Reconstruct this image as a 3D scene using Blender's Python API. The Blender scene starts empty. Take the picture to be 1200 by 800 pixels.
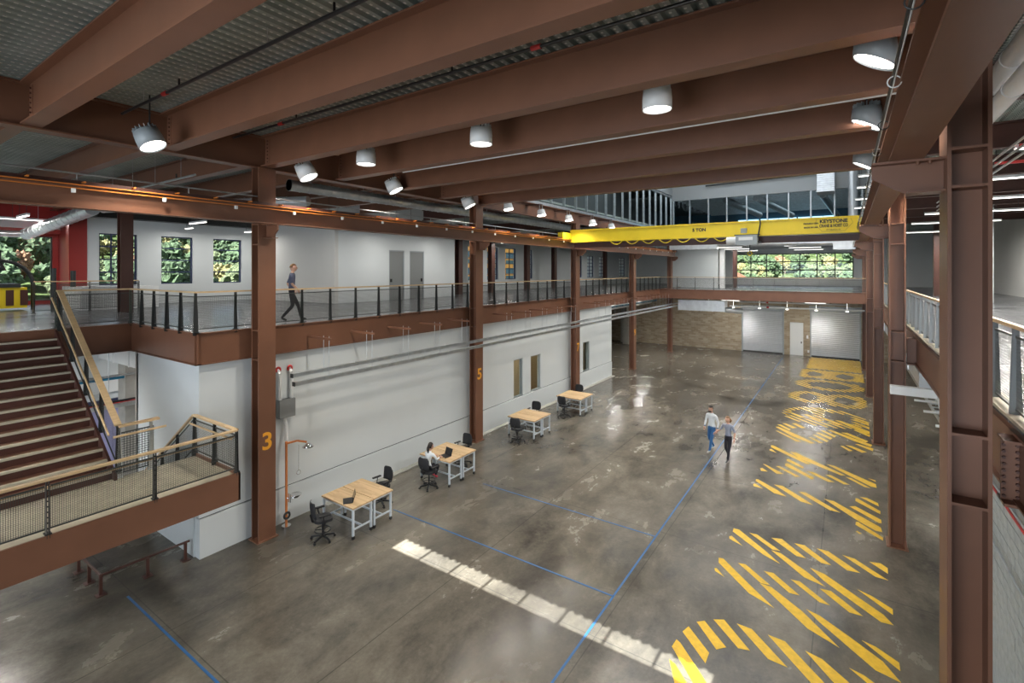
import bpy, bmesh, math, random
from mathutils import Vector, Matrix
R = math.radians
random.seed(7)
S = bpy.context.scene
COL = S.collection

# ------------------------------------------------------------------ camera
cam_d = bpy.data.cameras.new('camera')
cam = bpy.data.objects.new('camera', cam_d)
COL.objects.link(cam)
cam.location = (0, 0, 7.0)
cam.rotation_euler = (R(90), 0, R(34.246))
cam_d.sensor_width = 36.0
cam_d.sensor_fit = 'HORIZONTAL'
cam_d.lens = 576.87 / 1200 * 36
cam_d.shift_y = -(400 - 317.17) / 1200      # level camera with a shifted lens: horizon above the middle
cam_d.clip_end = 900
S.camera = cam

# ------------------------------------------------------------------ world
w = bpy.data.worlds.new('sky'); S.world = w; w.use_nodes = True
nt = w.node_tree; nt.nodes.clear()
bg = nt.nodes.new('ShaderNodeBackground'); wo = nt.nodes.new('ShaderNodeOutputWorld')
bg.inputs['Color'].default_value = (0.72, 0.83, 1.0, 1); bg.inputs['Strength'].default_value = 1.0
nt.links.new(bg.outputs[0], wo.inputs[0])

# ------------------------------------------------------------------ sun (comes in through the roof light behind the camera)
def lamp(kind, name, loc, energy, color=(1, 1, 1), rot=(0, 0, 0), **k):
    d = bpy.data.lights.new(name, kind); d.energy = energy; d.color = color
    for a, v in k.items(): setattr(d, a, v)
    o = bpy.data.objects.new(name, d); COL.objects.link(o); o.location = loc; o.rotation_euler = rot
    return o
SUN_E = R(46.7)
sdir = Vector((0.12, 1.0, -math.tan(SUN_E)))
sun = lamp('SUN', 'sun', (0, -30, 60), 27.0, (1.0, 0.97, 0.92), angle=R(0.25))
sun.rotation_euler = sdir.to_track_quat('-Z', 'Y').to_euler()

# ------------------------------------------------------------------ added fill lamps: behind the camera and inside the roof monitor
def area(name, loc, rot, sx, sy, e, color=(0.86, 0.93, 1.0)):
    return lamp('AREA', name, loc, e, color, rot, shape='RECTANGLE', size=sx, size_y=sy)
area('rear_fill', (-6, -11.7, 5.0), (R(90), 0, 0), 14, 8, 2000)  # added fill, out of view, brightens the hall from behind the camera
area('monitor_fill', (-5.9, 30, 15.6), (0, 0, 0), 11, 24, 1100)  # added fill below the closed monitor roof, no glazing there

S.view_settings.view_transform = 'Standard'; S.view_settings.look = 'None'
S.view_settings.gamma = 1.0; S.view_settings.use_curve_mapping = False
S.view_settings.exposure = 0.28

# ------------------------------------------------------------------ materials
M = {}
def mat(name, col, rough=0.5, metal=0.0, noise=0.0, nscale=6.0, bump=0.0, emit=0.0, spec=0.5, stretch=None):
    m = bpy.data.materials.new(name); m.use_nodes = True; t = m.node_tree; b = t.nodes['Principled BSDF']
    b.inputs['Base Color'].default_value = (*col, 1); b.inputs['Roughness'].default_value = rough
    b.inputs['Metallic'].default_value = metal; b.inputs['Specular IOR Level'].default_value = spec
    if noise or bump:
        tc = t.nodes.new('ShaderNodeTexCoord'); n = t.nodes.new('ShaderNodeTexNoise')
        n.inputs['Scale'].default_value = nscale; n.inputs['Detail'].default_value = 5
        if stretch:
            mp = t.nodes.new('ShaderNodeMapping'); mp.inputs['Scale'].default_value = stretch
            t.links.new(tc.outputs['Object'], mp.inputs[0]); t.links.new(mp.outputs[0], n.inputs['Vector'])
        else: t.links.new(tc.outputs['Object'], n.inputs['Vector'])
        if noise:
            r = t.nodes.new('ShaderNodeValToRGB')
            r.color_ramp.elements[0].position = 0.3; r.color_ramp.elements[1].position = 0.7
            r.color_ramp.elements[0].color = (*[c * (1 - noise) for c in col], 1)
            r.color_ramp.elements[1].color = (*[min(1, c * (1 + noise)) for c in col], 1)
            t.links.new(n.outputs['Fac'], r.inputs[0]); t.links.new(r.outputs[0], b.inputs['Base Color'])
        if bump:
            bp = t.nodes.new('ShaderNodeBump'); bp.inputs['Strength'].default_value = bump; bp.inputs['Distance'].default_value = 0.02
            t.links.new(n.outputs['Fac'], bp.inputs['Height']); t.links.new(bp.outputs[0], b.inputs['Normal'])
    if emit:
        b.inputs['Emission Color'].default_value = (*col, 1); b.inputs['Emission Strength'].default_value = emit
    M[name] = m
    return m
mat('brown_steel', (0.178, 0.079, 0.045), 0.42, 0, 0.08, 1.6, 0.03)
mat('mesh_wire', (0.07, 0.075, 0.07), 0.4, 0.4)
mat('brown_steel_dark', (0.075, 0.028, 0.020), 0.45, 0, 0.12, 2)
mat('dark_steel', (0.035, 0.038, 0.038), 0.4, 0.3)
mat('orange_bar', (0.58, 0.18, 0.025), 0.4)
mat('yellow_paint', (0.80, 0.60, 0.02), 0.4, 0, 0.04, 3)
mat('floor_yellow', (0.66, 0.41, 0.012), 0.4, 0, 0.14, 9)
mat('tape_blue', (0.018, 0.10, 0.26), 0.45)
mat('number_orange', (0.85, 0.38, 0.03), 0.5)
mat('white_wall', (0.66, 0.70, 0.71), 0.6, 0, 0.02, 0.8)
mat('upper_wall', (0.60, 0.60, 0.58), 0.65, 0, 0.02, 0.8)
mat('grey_wall', (0.42, 0.45, 0.46), 0.6)
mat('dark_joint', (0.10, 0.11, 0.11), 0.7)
mat('pale_concrete', (0.36, 0.35, 0.32), 0.7, 0, 0.10, 3, 0.1)
mat('red_paint', (0.30, 0.022, 0.018), 0.45)
mat('wood', (0.60, 0.43, 0.24), 0.4, 0, 0.12, 5, stretch=(1, 1, 8))
mat('tan_wall', (0.62, 0.50, 0.34), 0.7)
mat('tan_floor', (0.46, 0.42, 0.32), 0.55, 0, 0.12, 4)
mat('galvanised', (0.58, 0.62, 0.64), 0.32, 0.85, 0.12, 5)
mat('duct_metal', (0.74, 0.77, 0.79), 0.3, 0.7, 0.10, 3)
mat('white_paint', (0.78, 0.80, 0.80), 0.4)
mat('grey_paint', (0.33, 0.37, 0.39), 0.4)
mat('door_grey', (0.22, 0.23, 0.23), 0.5)
mat('black_plastic', (0.015, 0.015, 0.017), 0.45)
mat('black_fabric', (0.022, 0.023, 0.026), 0.8)
mat('chrome', (0.75, 0.76, 0.77), 0.15, 1.0)
mat('red_plastic', (0.55, 0.03, 0.03), 0.4)
mat('orange_pipe', (0.62, 0.20, 0.05), 0.4)
mat('black_pipe', (0.02, 0.02, 0.022), 0.35)
mat('blue_pipe', (0.03, 0.22, 0.38), 0.4)
mat('table_leg', (0.62, 0.68, 0.74), 0.35, 0.2)
mat('lamp_glow', (1.0, 0.96, 0.88), 0.5, emit=7.0)
mat('strip_glow', (1.0, 0.97, 0.90), 0.5, emit=3.0)
mat('warm_glow', (1.0, 0.86, 0.58), 0.5, emit=0.55)
mat('screen_black', (0.01, 0.01, 0.012), 0.15)
mat('roller_steel', (0.55, 0.58, 0.61), 0.35, 0.35, 0.04, 4)
mat('block_grey', (0.42, 0.46, 0.47), 0.8, 0, 0.12, 9, 0.08)
mat('zinc_dark', (0.24, 0.26, 0.27), 0.4, 0.6)
mat('mortar', (0.12, 0.13, 0.13), 0.9)
mat('skin', (0.55, 0.32, 0.23), 0.55)
mat('hair_dark', (0.018, 0.012, 0.010), 0.6)
mat('hair_blond', (0.20, 0.10, 0.04), 0.6)
mat('shirt_white', (0.72, 0.76, 0.80), 0.8)
mat('shirt_grey', (0.30, 0.33, 0.42), 0.8)
mat('shirt_slate', (0.085, 0.095, 0.15), 0.8)
mat('jeans', (0.03, 0.12, 0.30), 0.8)
mat('trouser_black', (0.014, 0.014, 0.022), 0.8)
mat('shoe_brown', (0.16, 0.10, 0.05), 0.5)
mat('shoe_black', (0.012, 0.012, 0.012), 0.4)
mat('shoe_pale', (0.45, 0.45, 0.42), 0.5)
mat('shoe_red', (0.60, 0.05, 0.08), 0.5)
mat('foliage_green', (0.050, 0.080, 0.036), 0.9, 0, 0.9, 4.5)
mat('foliage_olive', (0.090, 0.110, 0.050), 0.9, 0, 0.9, 4.5)
mat('foliage_orange', (0.20, 0.11, 0.06), 0.9, 0, 0.8, 4.5)
mat('foliage_yellow', (0.19, 0.17, 0.07), 0.9, 0, 0.8, 4.5)
mat('bark', (0.09, 0.06, 0.04), 0.9)
mat('hill_soil', (0.055, 0.075, 0.03), 1.0, 0, 0.9, 0.9, spec=0.0)
mat('asphalt', (0.06, 0.065, 0.065), 1.0, 0, 0.2, 0.3, spec=0.0)
mat('facade_orange', (0.80, 0.36, 0.06), 0.6)
mat('facade_blue', (0.05, 0.16, 0.25), 0.3)
mat('car_white', (0.35, 0.38, 0.42), 0.3)
mat('curtain_lilac', (0.36, 0.36, 0.58), 0.6)
mat('frame_navy', (0.02, 0.03, 0.09), 0.5)

def floor_mat(name, dark, light, rough0, rough1, joints):
    m = bpy.data.materials.new(name); m.use_nodes = True; t = m.node_tree; N = t.nodes; L = t.links
    b = N['Principled BSDF']; g = N.new('ShaderNodeNewGeometry')
    def noise(sc, det, rg=0.6, dist=0.0, st=(1, 1, 1)):
        mp = N.new('ShaderNodeMapping'); mp.inputs['Scale'].default_value = st; L.new(g.outputs['Position'], mp.inputs[0])
        n = N.new('ShaderNodeTexNoise'); n.inputs['Scale'].default_value = sc; n.inputs['Detail'].default_value = det
        n.inputs['Roughness'].default_value = rg; n.inputs['Distortion'].default_value = dist; L.new(mp.outputs[0], n.inputs['Vector']); return n
    def ramp(src, a, c, ca, cc):
        r = N.new('ShaderNodeValToRGB'); r.color_ramp.elements[0].position = a; r.color_ramp.elements[1].position = c
        r.color_ramp.elements[0].color = ca; r.color_ramp.elements[1].color = cc; L.new(src, r.inputs[0]); return r
    big = noise(0.20, 7, 0.6, 0.15, (1, 0.8, 1)); mid = noise(0.9, 9, 0.68, 0.25, (1, 0.55, 1)); fine = noise(14, 6, 0.7)
    rb = ramp(big.outputs['Fac'], 0.36, 0.66, (*dark, 1), (*light, 1))
    rm = ramp(mid.outputs['Fac'], 0.33, 0.70, (0.50, 0.50, 0.52, 1), (1.40, 1.37, 1.30, 1))
    mx = N.new('ShaderNodeMix'); mx.data_type = 'RGBA'; mx.blend_type = 'MULTIPLY'; mx.inputs[0].default_value = 1
    L.new(rb.outputs[0], mx.inputs[6]); L.new(rm.outputs[0], mx.inputs[7]); last = mx.outputs[2]
    scr = noise(1.3, 12, 0.8, 0.5)
    rs = ramp(scr.outputs['Fac'], 0.55, 0.82, (0, 0, 0, 1), (0.5, 0.5, 0.5, 1))
    m3 = N.new('ShaderNodeMix'); m3.data_type = 'RGBA'; L.new(rs.outputs[0], m3.inputs[0]); L.new(last, m3.inputs[6])
    m3.inputs[7].default_value = (*[c * 1.45 for c in light], 1); last = m3.outputs[2]
    rf = ramp(fine.outputs['Fac'], 0.3, 0.7, (0.88, 0.88, 0.88, 1), (1.1, 1.1, 1.1, 1))
    m2 = N.new('ShaderNodeMix'); m2.data_type = 'RGBA'; m2.blend_type = 'MULTIPLY'; m2.inputs[0].default_value = 1
    L.new(last, m2.inputs[6]); L.new(rf.outputs[0], m2.inputs[7]); last = m2.outputs[2]
    if joints:
        sp = N.new('ShaderNodeSeparateXYZ'); L.new(g.outputs['Position'], sp.inputs[0]); outs = []
        for ax, per, off in (('X', 3.45, 0.55), ('Y', 4.478, 0.29)):
            a = N.new('ShaderNodeMath'); a.operation = 'ADD'; L.new(sp.outputs[ax], a.inputs[0]); a.inputs[1].default_value = 100 * per + off
            q = N.new('ShaderNodeMath'); q.operation = 'MODULO'; L.new(a.outputs[0], q.inputs[0]); q.inputs[1].default_value = per
            c = N.new('ShaderNodeMath'); c.operation = 'LESS_THAN'; L.new(q.outputs[0], c.inputs[0]); c.inputs[1].default_value = 0.022; outs.append(c)
        mm = N.new('ShaderNodeMath'); mm.operation = 'MAXIMUM'; L.new(outs[0].outputs[0], mm.inputs[0]); L.new(outs[1].outputs[0], mm.inputs[1])
        hf = N.new('ShaderNodeMath'); hf.operation = 'MULTIPLY'; L.new(mm.outputs[0], hf.inputs[0]); hf.inputs[1].default_value = 0.55
        m4 = N.new('ShaderNodeMix'); m4.data_type = 'RGBA'; L.new(hf.outputs[0], m4.inputs[0]); L.new(last, m4.inputs[6])
        m4.inputs[7].default_value = (0.035, 0.033, 0.03, 1); last = m4.outputs[2]
    L.new(last, b.inputs['Base Color'])
    rr = ramp(mid.outputs['Fac'], 0.3, 0.7, (rough0,) * 3 + (1,), (rough1,) * 3 + (1,)); L.new(rr.outputs[0], b.inputs['Roughness'])
    bp = N.new('ShaderNodeBump'); bp.inputs['Strength'].default_value = 0.10; bp.inputs['Distance'].default_value = 0.01
    L.new(mid.outputs['Fac'], bp.inputs['Height']); L.new(bp.outputs[0], b.inputs['Normal'])
    M[name] = m
floor_mat('floor_concrete', (0.070, 0.063, 0.052), (0.200, 0.182, 0.150), 0.12, 0.32, True)
floor_mat('upper_concrete', (0.085, 0.09, 0.10), (0.16, 0.165, 0.175), 0.16, 0.3, False)

def deck_mat():      # galvanised deck with a row of pressed marks on every rib
    m = bpy.data.materials.new('deck_metal'); m.use_nodes = True; t = m.node_tree; N = t.nodes; L = t.links
    b = N['Principled BSDF']; b.inputs['Metallic'].default_value = 0.55; b.inputs['Roughness'].default_value = 0.42
    g = N.new('ShaderNodeNewGeometry'); sp = N.new('ShaderNodeSeparateXYZ'); L.new(g.outputs['Position'], sp.inputs[0])
    def cell(ax, per, off, lo):
        a = N.new('ShaderNodeMath'); a.operation = 'ADD'; L.new(sp.outputs[ax], a.inputs[0]); a.inputs[1].default_value = 400 * per + off
        q = N.new('ShaderNodeMath'); q.operation = 'MODULO'; L.new(a.outputs[0], q.inputs[0]); q.inputs[1].default_value = per
        c = N.new('ShaderNodeMath'); c.operation = 'LESS_THAN'; L.new(q.outputs[0], c.inputs[0]); c.inputs[1].default_value = lo; return c
    p = N.new('ShaderNodeMath'); p.operation = 'MULTIPLY'
    L.new(cell('Y', 0.11, 0, 0.045).outputs[0], p.inputs[0]); L.new(cell('X', 0.2, 0.035, 0.07).outputs[0], p.inputs[1])
    n = N.new('ShaderNodeTexNoise'); n.inputs['Scale'].default_value = 0.9; n.inputs['Detail'].default_value = 6; L.new(g.outputs['Position'], n.inputs['Vector'])
    r = N.new('ShaderNodeValToRGB'); r.color_ramp.elements[0].position = 0.35; r.color_ramp.elements[1].position = 0.7
    r.color_ramp.elements[0].color = (0.30, 0.36, 0.34, 1); r.color_ramp.elements[1].color = (0.46, 0.53, 0.50, 1); L.new(n.outputs['Fac'], r.inputs[0])
    mx = N.new('ShaderNodeMix'); mx.data_type = 'RGBA'; L.new(p.outputs[0], mx.inputs[0]); L.new(r.outputs[0], mx.inputs[6]); mx.inputs[7].default_value = (0.80, 0.84, 0.80, 1)
    L.new(mx.outputs[2], b.inputs['Base Color']); M['deck_metal'] = m
deck_mat()

def brick_mat():
    m = bpy.data.materials.new('old_brick'); m.use_nodes = True; t = m.node_tree; N = t.nodes; L = t.links
    b = N['Principled BSDF']; b.inputs['Roughness'].default_value = 0.85
    g = N.new('ShaderNodeNewGeometry'); sp = N.new('ShaderNodeSeparateXYZ'); cb = N.new('ShaderNodeCombineXYZ'); L.new(g.outputs['Position'], sp.inputs[0])
    ad = N.new('ShaderNodeMath'); L.new(sp.outputs['X'], ad.inputs[0]); L.new(sp.outputs['Y'], ad.inputs[1])
    L.new(ad.outputs[0], cb.inputs[0]); L.new(sp.outputs['Z'], cb.inputs[1])
    k = N.new('ShaderNodeTexBrick'); L.new(cb.outputs[0], k.inputs['Vector']); k.inputs['Scale'].default_value = 1
    k.inputs['Brick Width'].default_value = 0.42; k.inputs['Row Height'].default_value = 0.14; k.inputs['Mortar Size'].default_value = 0.012
    k.inputs['Color1'].default_value = (0.30, 0.23, 0.15, 1); k.inputs['Color2'].default_value = (0.46, 0.39, 0.29, 1); k.inputs['Mortar'].default_value = (0.40, 0.36, 0.30, 1)
    n = N.new('ShaderNodeTexNoise'); n.inputs['Scale'].default_value = 1.3; n.inputs['Detail'].default_value = 6; L.new(g.outputs['Position'], n.inputs['Vector'])
    r = N.new('ShaderNodeValToRGB'); r.color_ramp.elements[0].color = (0.75, 0.73, 0.7, 1); r.color_ramp.elements[1].color = (1.2, 1.2, 1.2, 1); L.new(n.outputs['Fac'], r.inputs[0])
    mx = N.new('ShaderNodeMix'); mx.data_type = 'RGBA'; mx.blend_type = 'MULTIPLY'; mx.inputs[0].default_value = 1
    L.new(k.outputs['Color'], mx.inputs[6]); L.new(r.outputs[0], mx.inputs[7]); L.new(mx.outputs[2], b.inputs['Base Color']); M['old_brick'] = m
brick_mat()

def glass_mat(name, tint, gloss):
    m = bpy.data.materials.new(name); m.use_nodes = True; t = m.node_tree; t.nodes.clear(); N = t.nodes; L = t.links
    o = N.new('ShaderNodeOutputMaterial'); a = N.new('ShaderNodeBsdfTransparent'); a.inputs[0].default_value = (*tint, 1)
    b = N.new('ShaderNodeBsdfGlossy'); b.inputs['Roughness'].default_value = 0.03; b.inputs[0].default_value = (0.9, 0.95, 1, 1)
    mx = N.new('ShaderNodeMixShader'); mx.inputs[0].default_value = gloss
    L.new(a.outputs[0], mx.inputs[1]); L.new(b.outputs[0], mx.inputs[2]); L.new(mx.outputs[0], o.inputs[0]); M[name] = m
glass_mat('clear_glass', (0.93, 0.97, 0.98), 0.012)
glass_mat('roof_glass', (0.95, 0.98, 1.0), 0.04)

# ------------------------------------------------------------------ mesh helpers
class MB:
    def __init__(s): s.v = []; s.f = []; s.m = []; s.sm = []
    def add(s, vs, fs, mi=0, smooth=False):
        o = len(s.v); s.v += [tuple(p) for p in vs]; s.f += [tuple(i + o for i in f) for f in fs]; s.m += [mi] * len(fs); s.sm += [smooth] * len(fs); return s
    def box(s, x0, x1, y0, y1, z0, z1, mi=0):
        return s.add([(x0, y0, z0), (x1, y0, z0), (x1, y1, z0), (x0, y1, z0), (x0, y0, z1), (x1, y0, z1), (x1, y1, z1), (x0, y1, z1)],
                     [(3, 2, 1, 0), (4, 5, 6, 7), (0, 1, 5, 4), (1, 2, 6, 5), (2, 3, 7, 6), (3, 0, 4, 7)], mi)
    def frame(s, p, q, up=(0, 0, 1)):
        p = Vector(p); q = Vector(q); d = (q - p).normalized(); up = Vector(up)
        if abs(d.dot(up)) > 0.98: up = Vector((1, 0, 0)) if abs(d.x) < 0.9 else Vector((0, 1, 0))
        sd = d.cross(up).normalized(); u = sd.cross(d).normalized(); return p, q, sd, u
    def bar(s, p, q, w, h, mi=0, up=(0, 0, 1)):
        p, q, sd, u = s.frame(p, q, up); c = [(-w / 2, -h / 2), (w / 2, -h / 2), (w / 2, h / 2), (-w / 2, h / 2)]
        vs = [p + sd * a + u * b for a, b in c] + [q + sd * a + u * b for a, b in c]
        return s.add(vs, [(0, 1, 2, 3), (7, 6, 5, 4), (1, 0, 4, 5), (2, 1, 5, 6), (3, 2, 6, 7), (0, 3, 7, 4)], mi)
    def tube(s, p, q, r, n=10, mi=0, r2=None, caps=True):
        p, q, sd, u = s.frame(p, q); r2 = r if r2 is None else r2
        a = [(math.cos(2 * math.pi * i / n), math.sin(2 * math.pi * i / n)) for i in range(n)]
        vs = [p + (sd * x + u * y) * r for x, y in a] + [q + (sd * x + u * y) * r2 for x, y in a]
        s.add(vs, [((i + 1) % n, i, n + i, n + (i + 1) % n) for i in range(n)], mi, True)
        if caps: s.add(vs, [tuple(range(n)), tuple(range(2 * n - 1, n - 1, -1))], mi)
        return s
    def path(s, pts, r, n=8, mi=0):
        for a, b in zip(pts, pts[1:]): s.tube(a, b, r, n, mi)
        return s
    def torus(s, c, R_, r, n=20, k=6, mi=0, axis='Z'):
        vs = []
        for i in range(n):
            a = 2 * math.pi * i / n
            for j in range(k):
                b = 2 * math.pi * j / k; x = (R_ + r * math.cos(b)) * math.cos(a); y = (R_ + r * math.cos(b)) * math.sin(a); z = r * math.sin(b)
                if axis == 'Z': pt = (x, y, z)
                elif axis == 'X': pt = (z, x, y)
                else: pt = (x, z, y)
                vs.append((c[0] + pt[0], c[1] + pt[1], c[2] + pt[2]))
        return s.add(vs, [(i * k + j, ((i + 1) % n) * k + j, ((i + 1) % n) * k + (j + 1) % k, i * k + (j + 1) % k) for i in range(n) for j in range(k)], mi, True)
    def lathe(s, prof, c=(0, 0, 0), n=20, mi=0):
        vs = [(c[0] + r * math.cos(2 * math.pi * i / n), c[1] + r * math.sin(2 * math.pi * i / n), c[2] + z) for r, z in prof for i in range(n)]
        return s.add(vs, [(k * n + i, k * n + (i + 1) % n, (k + 1) * n + (i + 1) % n, (k + 1) * n + i) for k in range(len(prof) - 1) for i in range(n)], mi, True)
    def prism(s, pts, z0, z1, mi=0):
        n = len(pts); vs = [(x, y, z0) for x, y in pts] + [(x, y, z1) for x, y in pts]
        return s.add(vs, [tuple(range(n - 1, -1, -1)), tuple(range(n, 2 * n))] + [(i, (i + 1) % n, n + (i + 1) % n, n + i) for i in range(n)], mi)
    def build(s, name, mats, parent=None, loc=None, rot=None):
        me = bpy.data.meshes.new(name); me.from_pydata(s.v, [], s.f)
        if not isinstance(mats, (list, tuple)): mats = [mats]
        for x in mats: me.materials.append(M[x])
        me.polygons.foreach_set('material_index', s.m); me.polygons.foreach_set('use_smooth', s.sm); me.update()
        bm = bmesh.new(); bm.from_mesh(me); bmesh.ops.recalc_face_normals(bm, faces=bm.faces); bm.to_mesh(me); bm.free()
        return link(name, me, parent, loc, rot)
def link(name, me, parent=None, loc=None, rot=None):
    o = bpy.data.objects.new(name, me); COL.objects.link(o)
    if parent: o.parent = parent
    if loc: o.location = loc
    if rot: o.rotation_euler = rot
    return o
def tag(o, label=None, cat=None, group=None, kind=None):
    for k, v in (('label', label), ('category', cat), ('group', group), ('kind', kind)):
        if v: o[k] = v
    return o
def thing(name, label, cat, loc=(0, 0, 0), rz=0, group=None):
    o = bpy.data.objects.new(name, None); COL.objects.link(o); o.location = loc; o.rotation_euler = (0, 0, rz); o.empty_display_size = 0.2
    return tag(o, label, cat, group)
def struct(o): o['kind'] = 'structure'; return o
def dup(root, loc, rz=None, label=None, group=None):
    r = root.copy(); COL.objects.link(r); r.location = loc
    if rz is not None: r.rotation_euler = (0, 0, rz)
    if label: r['label'] = label
    if group: r['group'] = group
    for ch in list(root.children):
        c = ch.copy(); COL.objects.link(c); c.parent = r
        for g in list(ch.children):
            d = g.copy(); COL.objects.link(d); d.parent = c
    return r
def box(name, m, x0, x1, y0, y1, z0, z1, parent=None): return MB().box(x0, x1, y0, y1, z0, z1).build(name, m, parent)
def boxat(name, m, x0, x1, y0, y1, z0, z1, parent=None):   # origin at the base centre
    cx, cy = (x0 + x1) / 2, (y0 + y1) / 2
    return MB().box(x0 - cx, x1 - cx, y0 - cy, y1 - cy, 0, z1 - z0).build(name, m, parent, (cx, cy, z0))
def ibeam(b, p, q, h, w, tf=0.03, tw=0.025, mi=0):    # I section from p to q along the centre line, flanges top and bottom
    p = Vector(p); q = Vector(q); o = Vector((0, 0, h / 2 - tf / 2))
    b.bar(p + o, q + o, w, tf, mi); b.bar(p - o, q - o, w, tf, mi); b.bar(p, q, tw, h - 2 * tf, mi); return b
ORD = ['first', 'second', 'third', 'fourth', 'fifth', 'sixth', 'seventh', 'eighth', 'ninth', 'tenth', 'eleventh', 'twelfth', 'thirteenth', 'fourteenth', 'fifteenth', 'sixteenth', 'seventeenth', 'eighteenth', 'nineteenth', 'twentieth']

# ================================================================== STRUCTURE
YS = [7.008 + 8.956 * k for k in range(5)]            # column stations
BAY = 8.956 / 4
f = MB().box(-31, 12, -12, 60, -0.25, 0).build('floor', 'floor_concrete'); struct(f)
ml = MB(); ml.prism([(-13.0, 5.6), (-13.0, 60), (-31, 60), (-31, -12), (-16.95, -12), (-16.95, 5.6)], 5.2, 5.45)
struct(ml.build('floor_upper_left', 'upper_concrete'))
struct(box('floor_upper_end', 'upper_concrete', -13.0, 1.45, 41.0, 60, 5.2, 5.45))
struct(box('floor_upper_right', 'upper_concrete', 1.45, 12, -12, 60, 5.2, 5.45))
struct(box('floor_upper_near', 'upper_concrete', -2.0, 1.45, -12, 0.4, 5.2, 5.45))

# corrugated roof deck: trapezoid ribs running along the hall
def deck(name, x0, x1, y0, y1, z, pitch=0.2, depth=0.06):
    b = MB(); vs = []; n = int(round((x1 - x0) / pitch)); prof = []
    for i in range(n):
        x = x0 + i * pitch
        prof += [(x, z), (x + 0.09, z), (x + 0.115, z + depth), (x + 0.175, z + depth)]
    prof.append((x1, z))
    for (x, zz) in prof: vs += [(x, y0, zz), (x, y1, zz)]
    b.add(vs, [(2 * i, 2 * i + 2, 2 * i + 3, 2 * i + 1) for i in range(len(prof) - 1)])
    b.box(x0, x1, y0, y1, z + depth + 0.01, z + depth + 0.12)
    return struct(b.build(name, 'deck_metal'))
SKX0, SKX1, SKY0, SKY1 = -10.75, -3.1, -1.48, -0.88     # roof light behind the camera
ZD = 10.5
deck('ceiling', -31, 12.0, SKY1, 16.3, ZD)
deck('ceiling_rear', -31, 12.0, -12, SKY1 - 0.6, ZD)
deck('ceiling_rear_left', -31, SKX0, SKY0, SKY1, ZD)
deck('ceiling_rear_right', SKX1, 12.0, SKY0, SKY1, ZD)
deck('ceiling_left_rooms', -31, -12.9, 16.3, 60, ZD)
deck('ceiling_right_rooms', 1.3, 12, 16.3, 60, ZD)
struct(box('ceiling_monitor', 'grey_wall', -13.0, 1.3, 16.0, 60.3, 16.0, 16.2))
sk = thing('roof_light', 'long narrow roof light of eight panes behind the viewpoint', 'skylight', ((SKX0 + SKX1) / 2, (SKY0 + SKY1) / 2, ZD + 0.2)); struct(sk)
n = 8; pw = (SKX1 - SKX0) / n
for i in range(n):
    a = -(SKX1 - SKX0) / 2 + i * pw
    MB().box(a + 0.03, a + pw - 0.03, -0.3, 0.3, 0, 0.01).build('pane', 'roof_glass', sk)
    MB().box(a - 0.025, a + 0.025, -0.3, 0.3, -0.03, 0.05).build('mullion', 'white_paint', sk)

# outer shell
def wall(name, m, *a): return struct(box(name, m, *a))
wall('wall_rear_lower', 'grey_wall', -31, 12, -12.3, -12, 0, 1.0); wall('wall_rear_upper', 'grey_wall', -31, 12, -12.3, -12, 9.0, 10.6)
wall('wall_rear_left', 'grey_wall', -31, -13, -12.3, -12, 1.0, 9.0); wall('wall_rear_right', 'grey_wall', 1, 12, -12.3, -12, 1.0, 9.0)
wr = thing('window_1', 'large added glazing grid behind the viewpoint, unseen, backing the rear fill lamp', 'window', (-6, -12.1, 1.0)); struct(wr)  # unseen window, added to go with the rear fill lamp
for i in range(8): MB().box(-7 + i * 2 - 0.05, -7 + i * 2 + 0.05, -0.05, 0.05, 0, 8).build('mullion', 'dark_steel', wr)
for i in range(5): MB().box(-7, 7, -0.05, 0.05, i * 2 - 0.05, i * 2 + 0.05).build('transom', 'dark_steel', wr)
wall('wall_far_right', 'upper_wall', 8.5, 8.8, -12, 60, 5.45, 10.5)
wall('wall_right', 'grey_wall', 11.8, 12.1, -12, 60, -0.2, 16)

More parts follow.
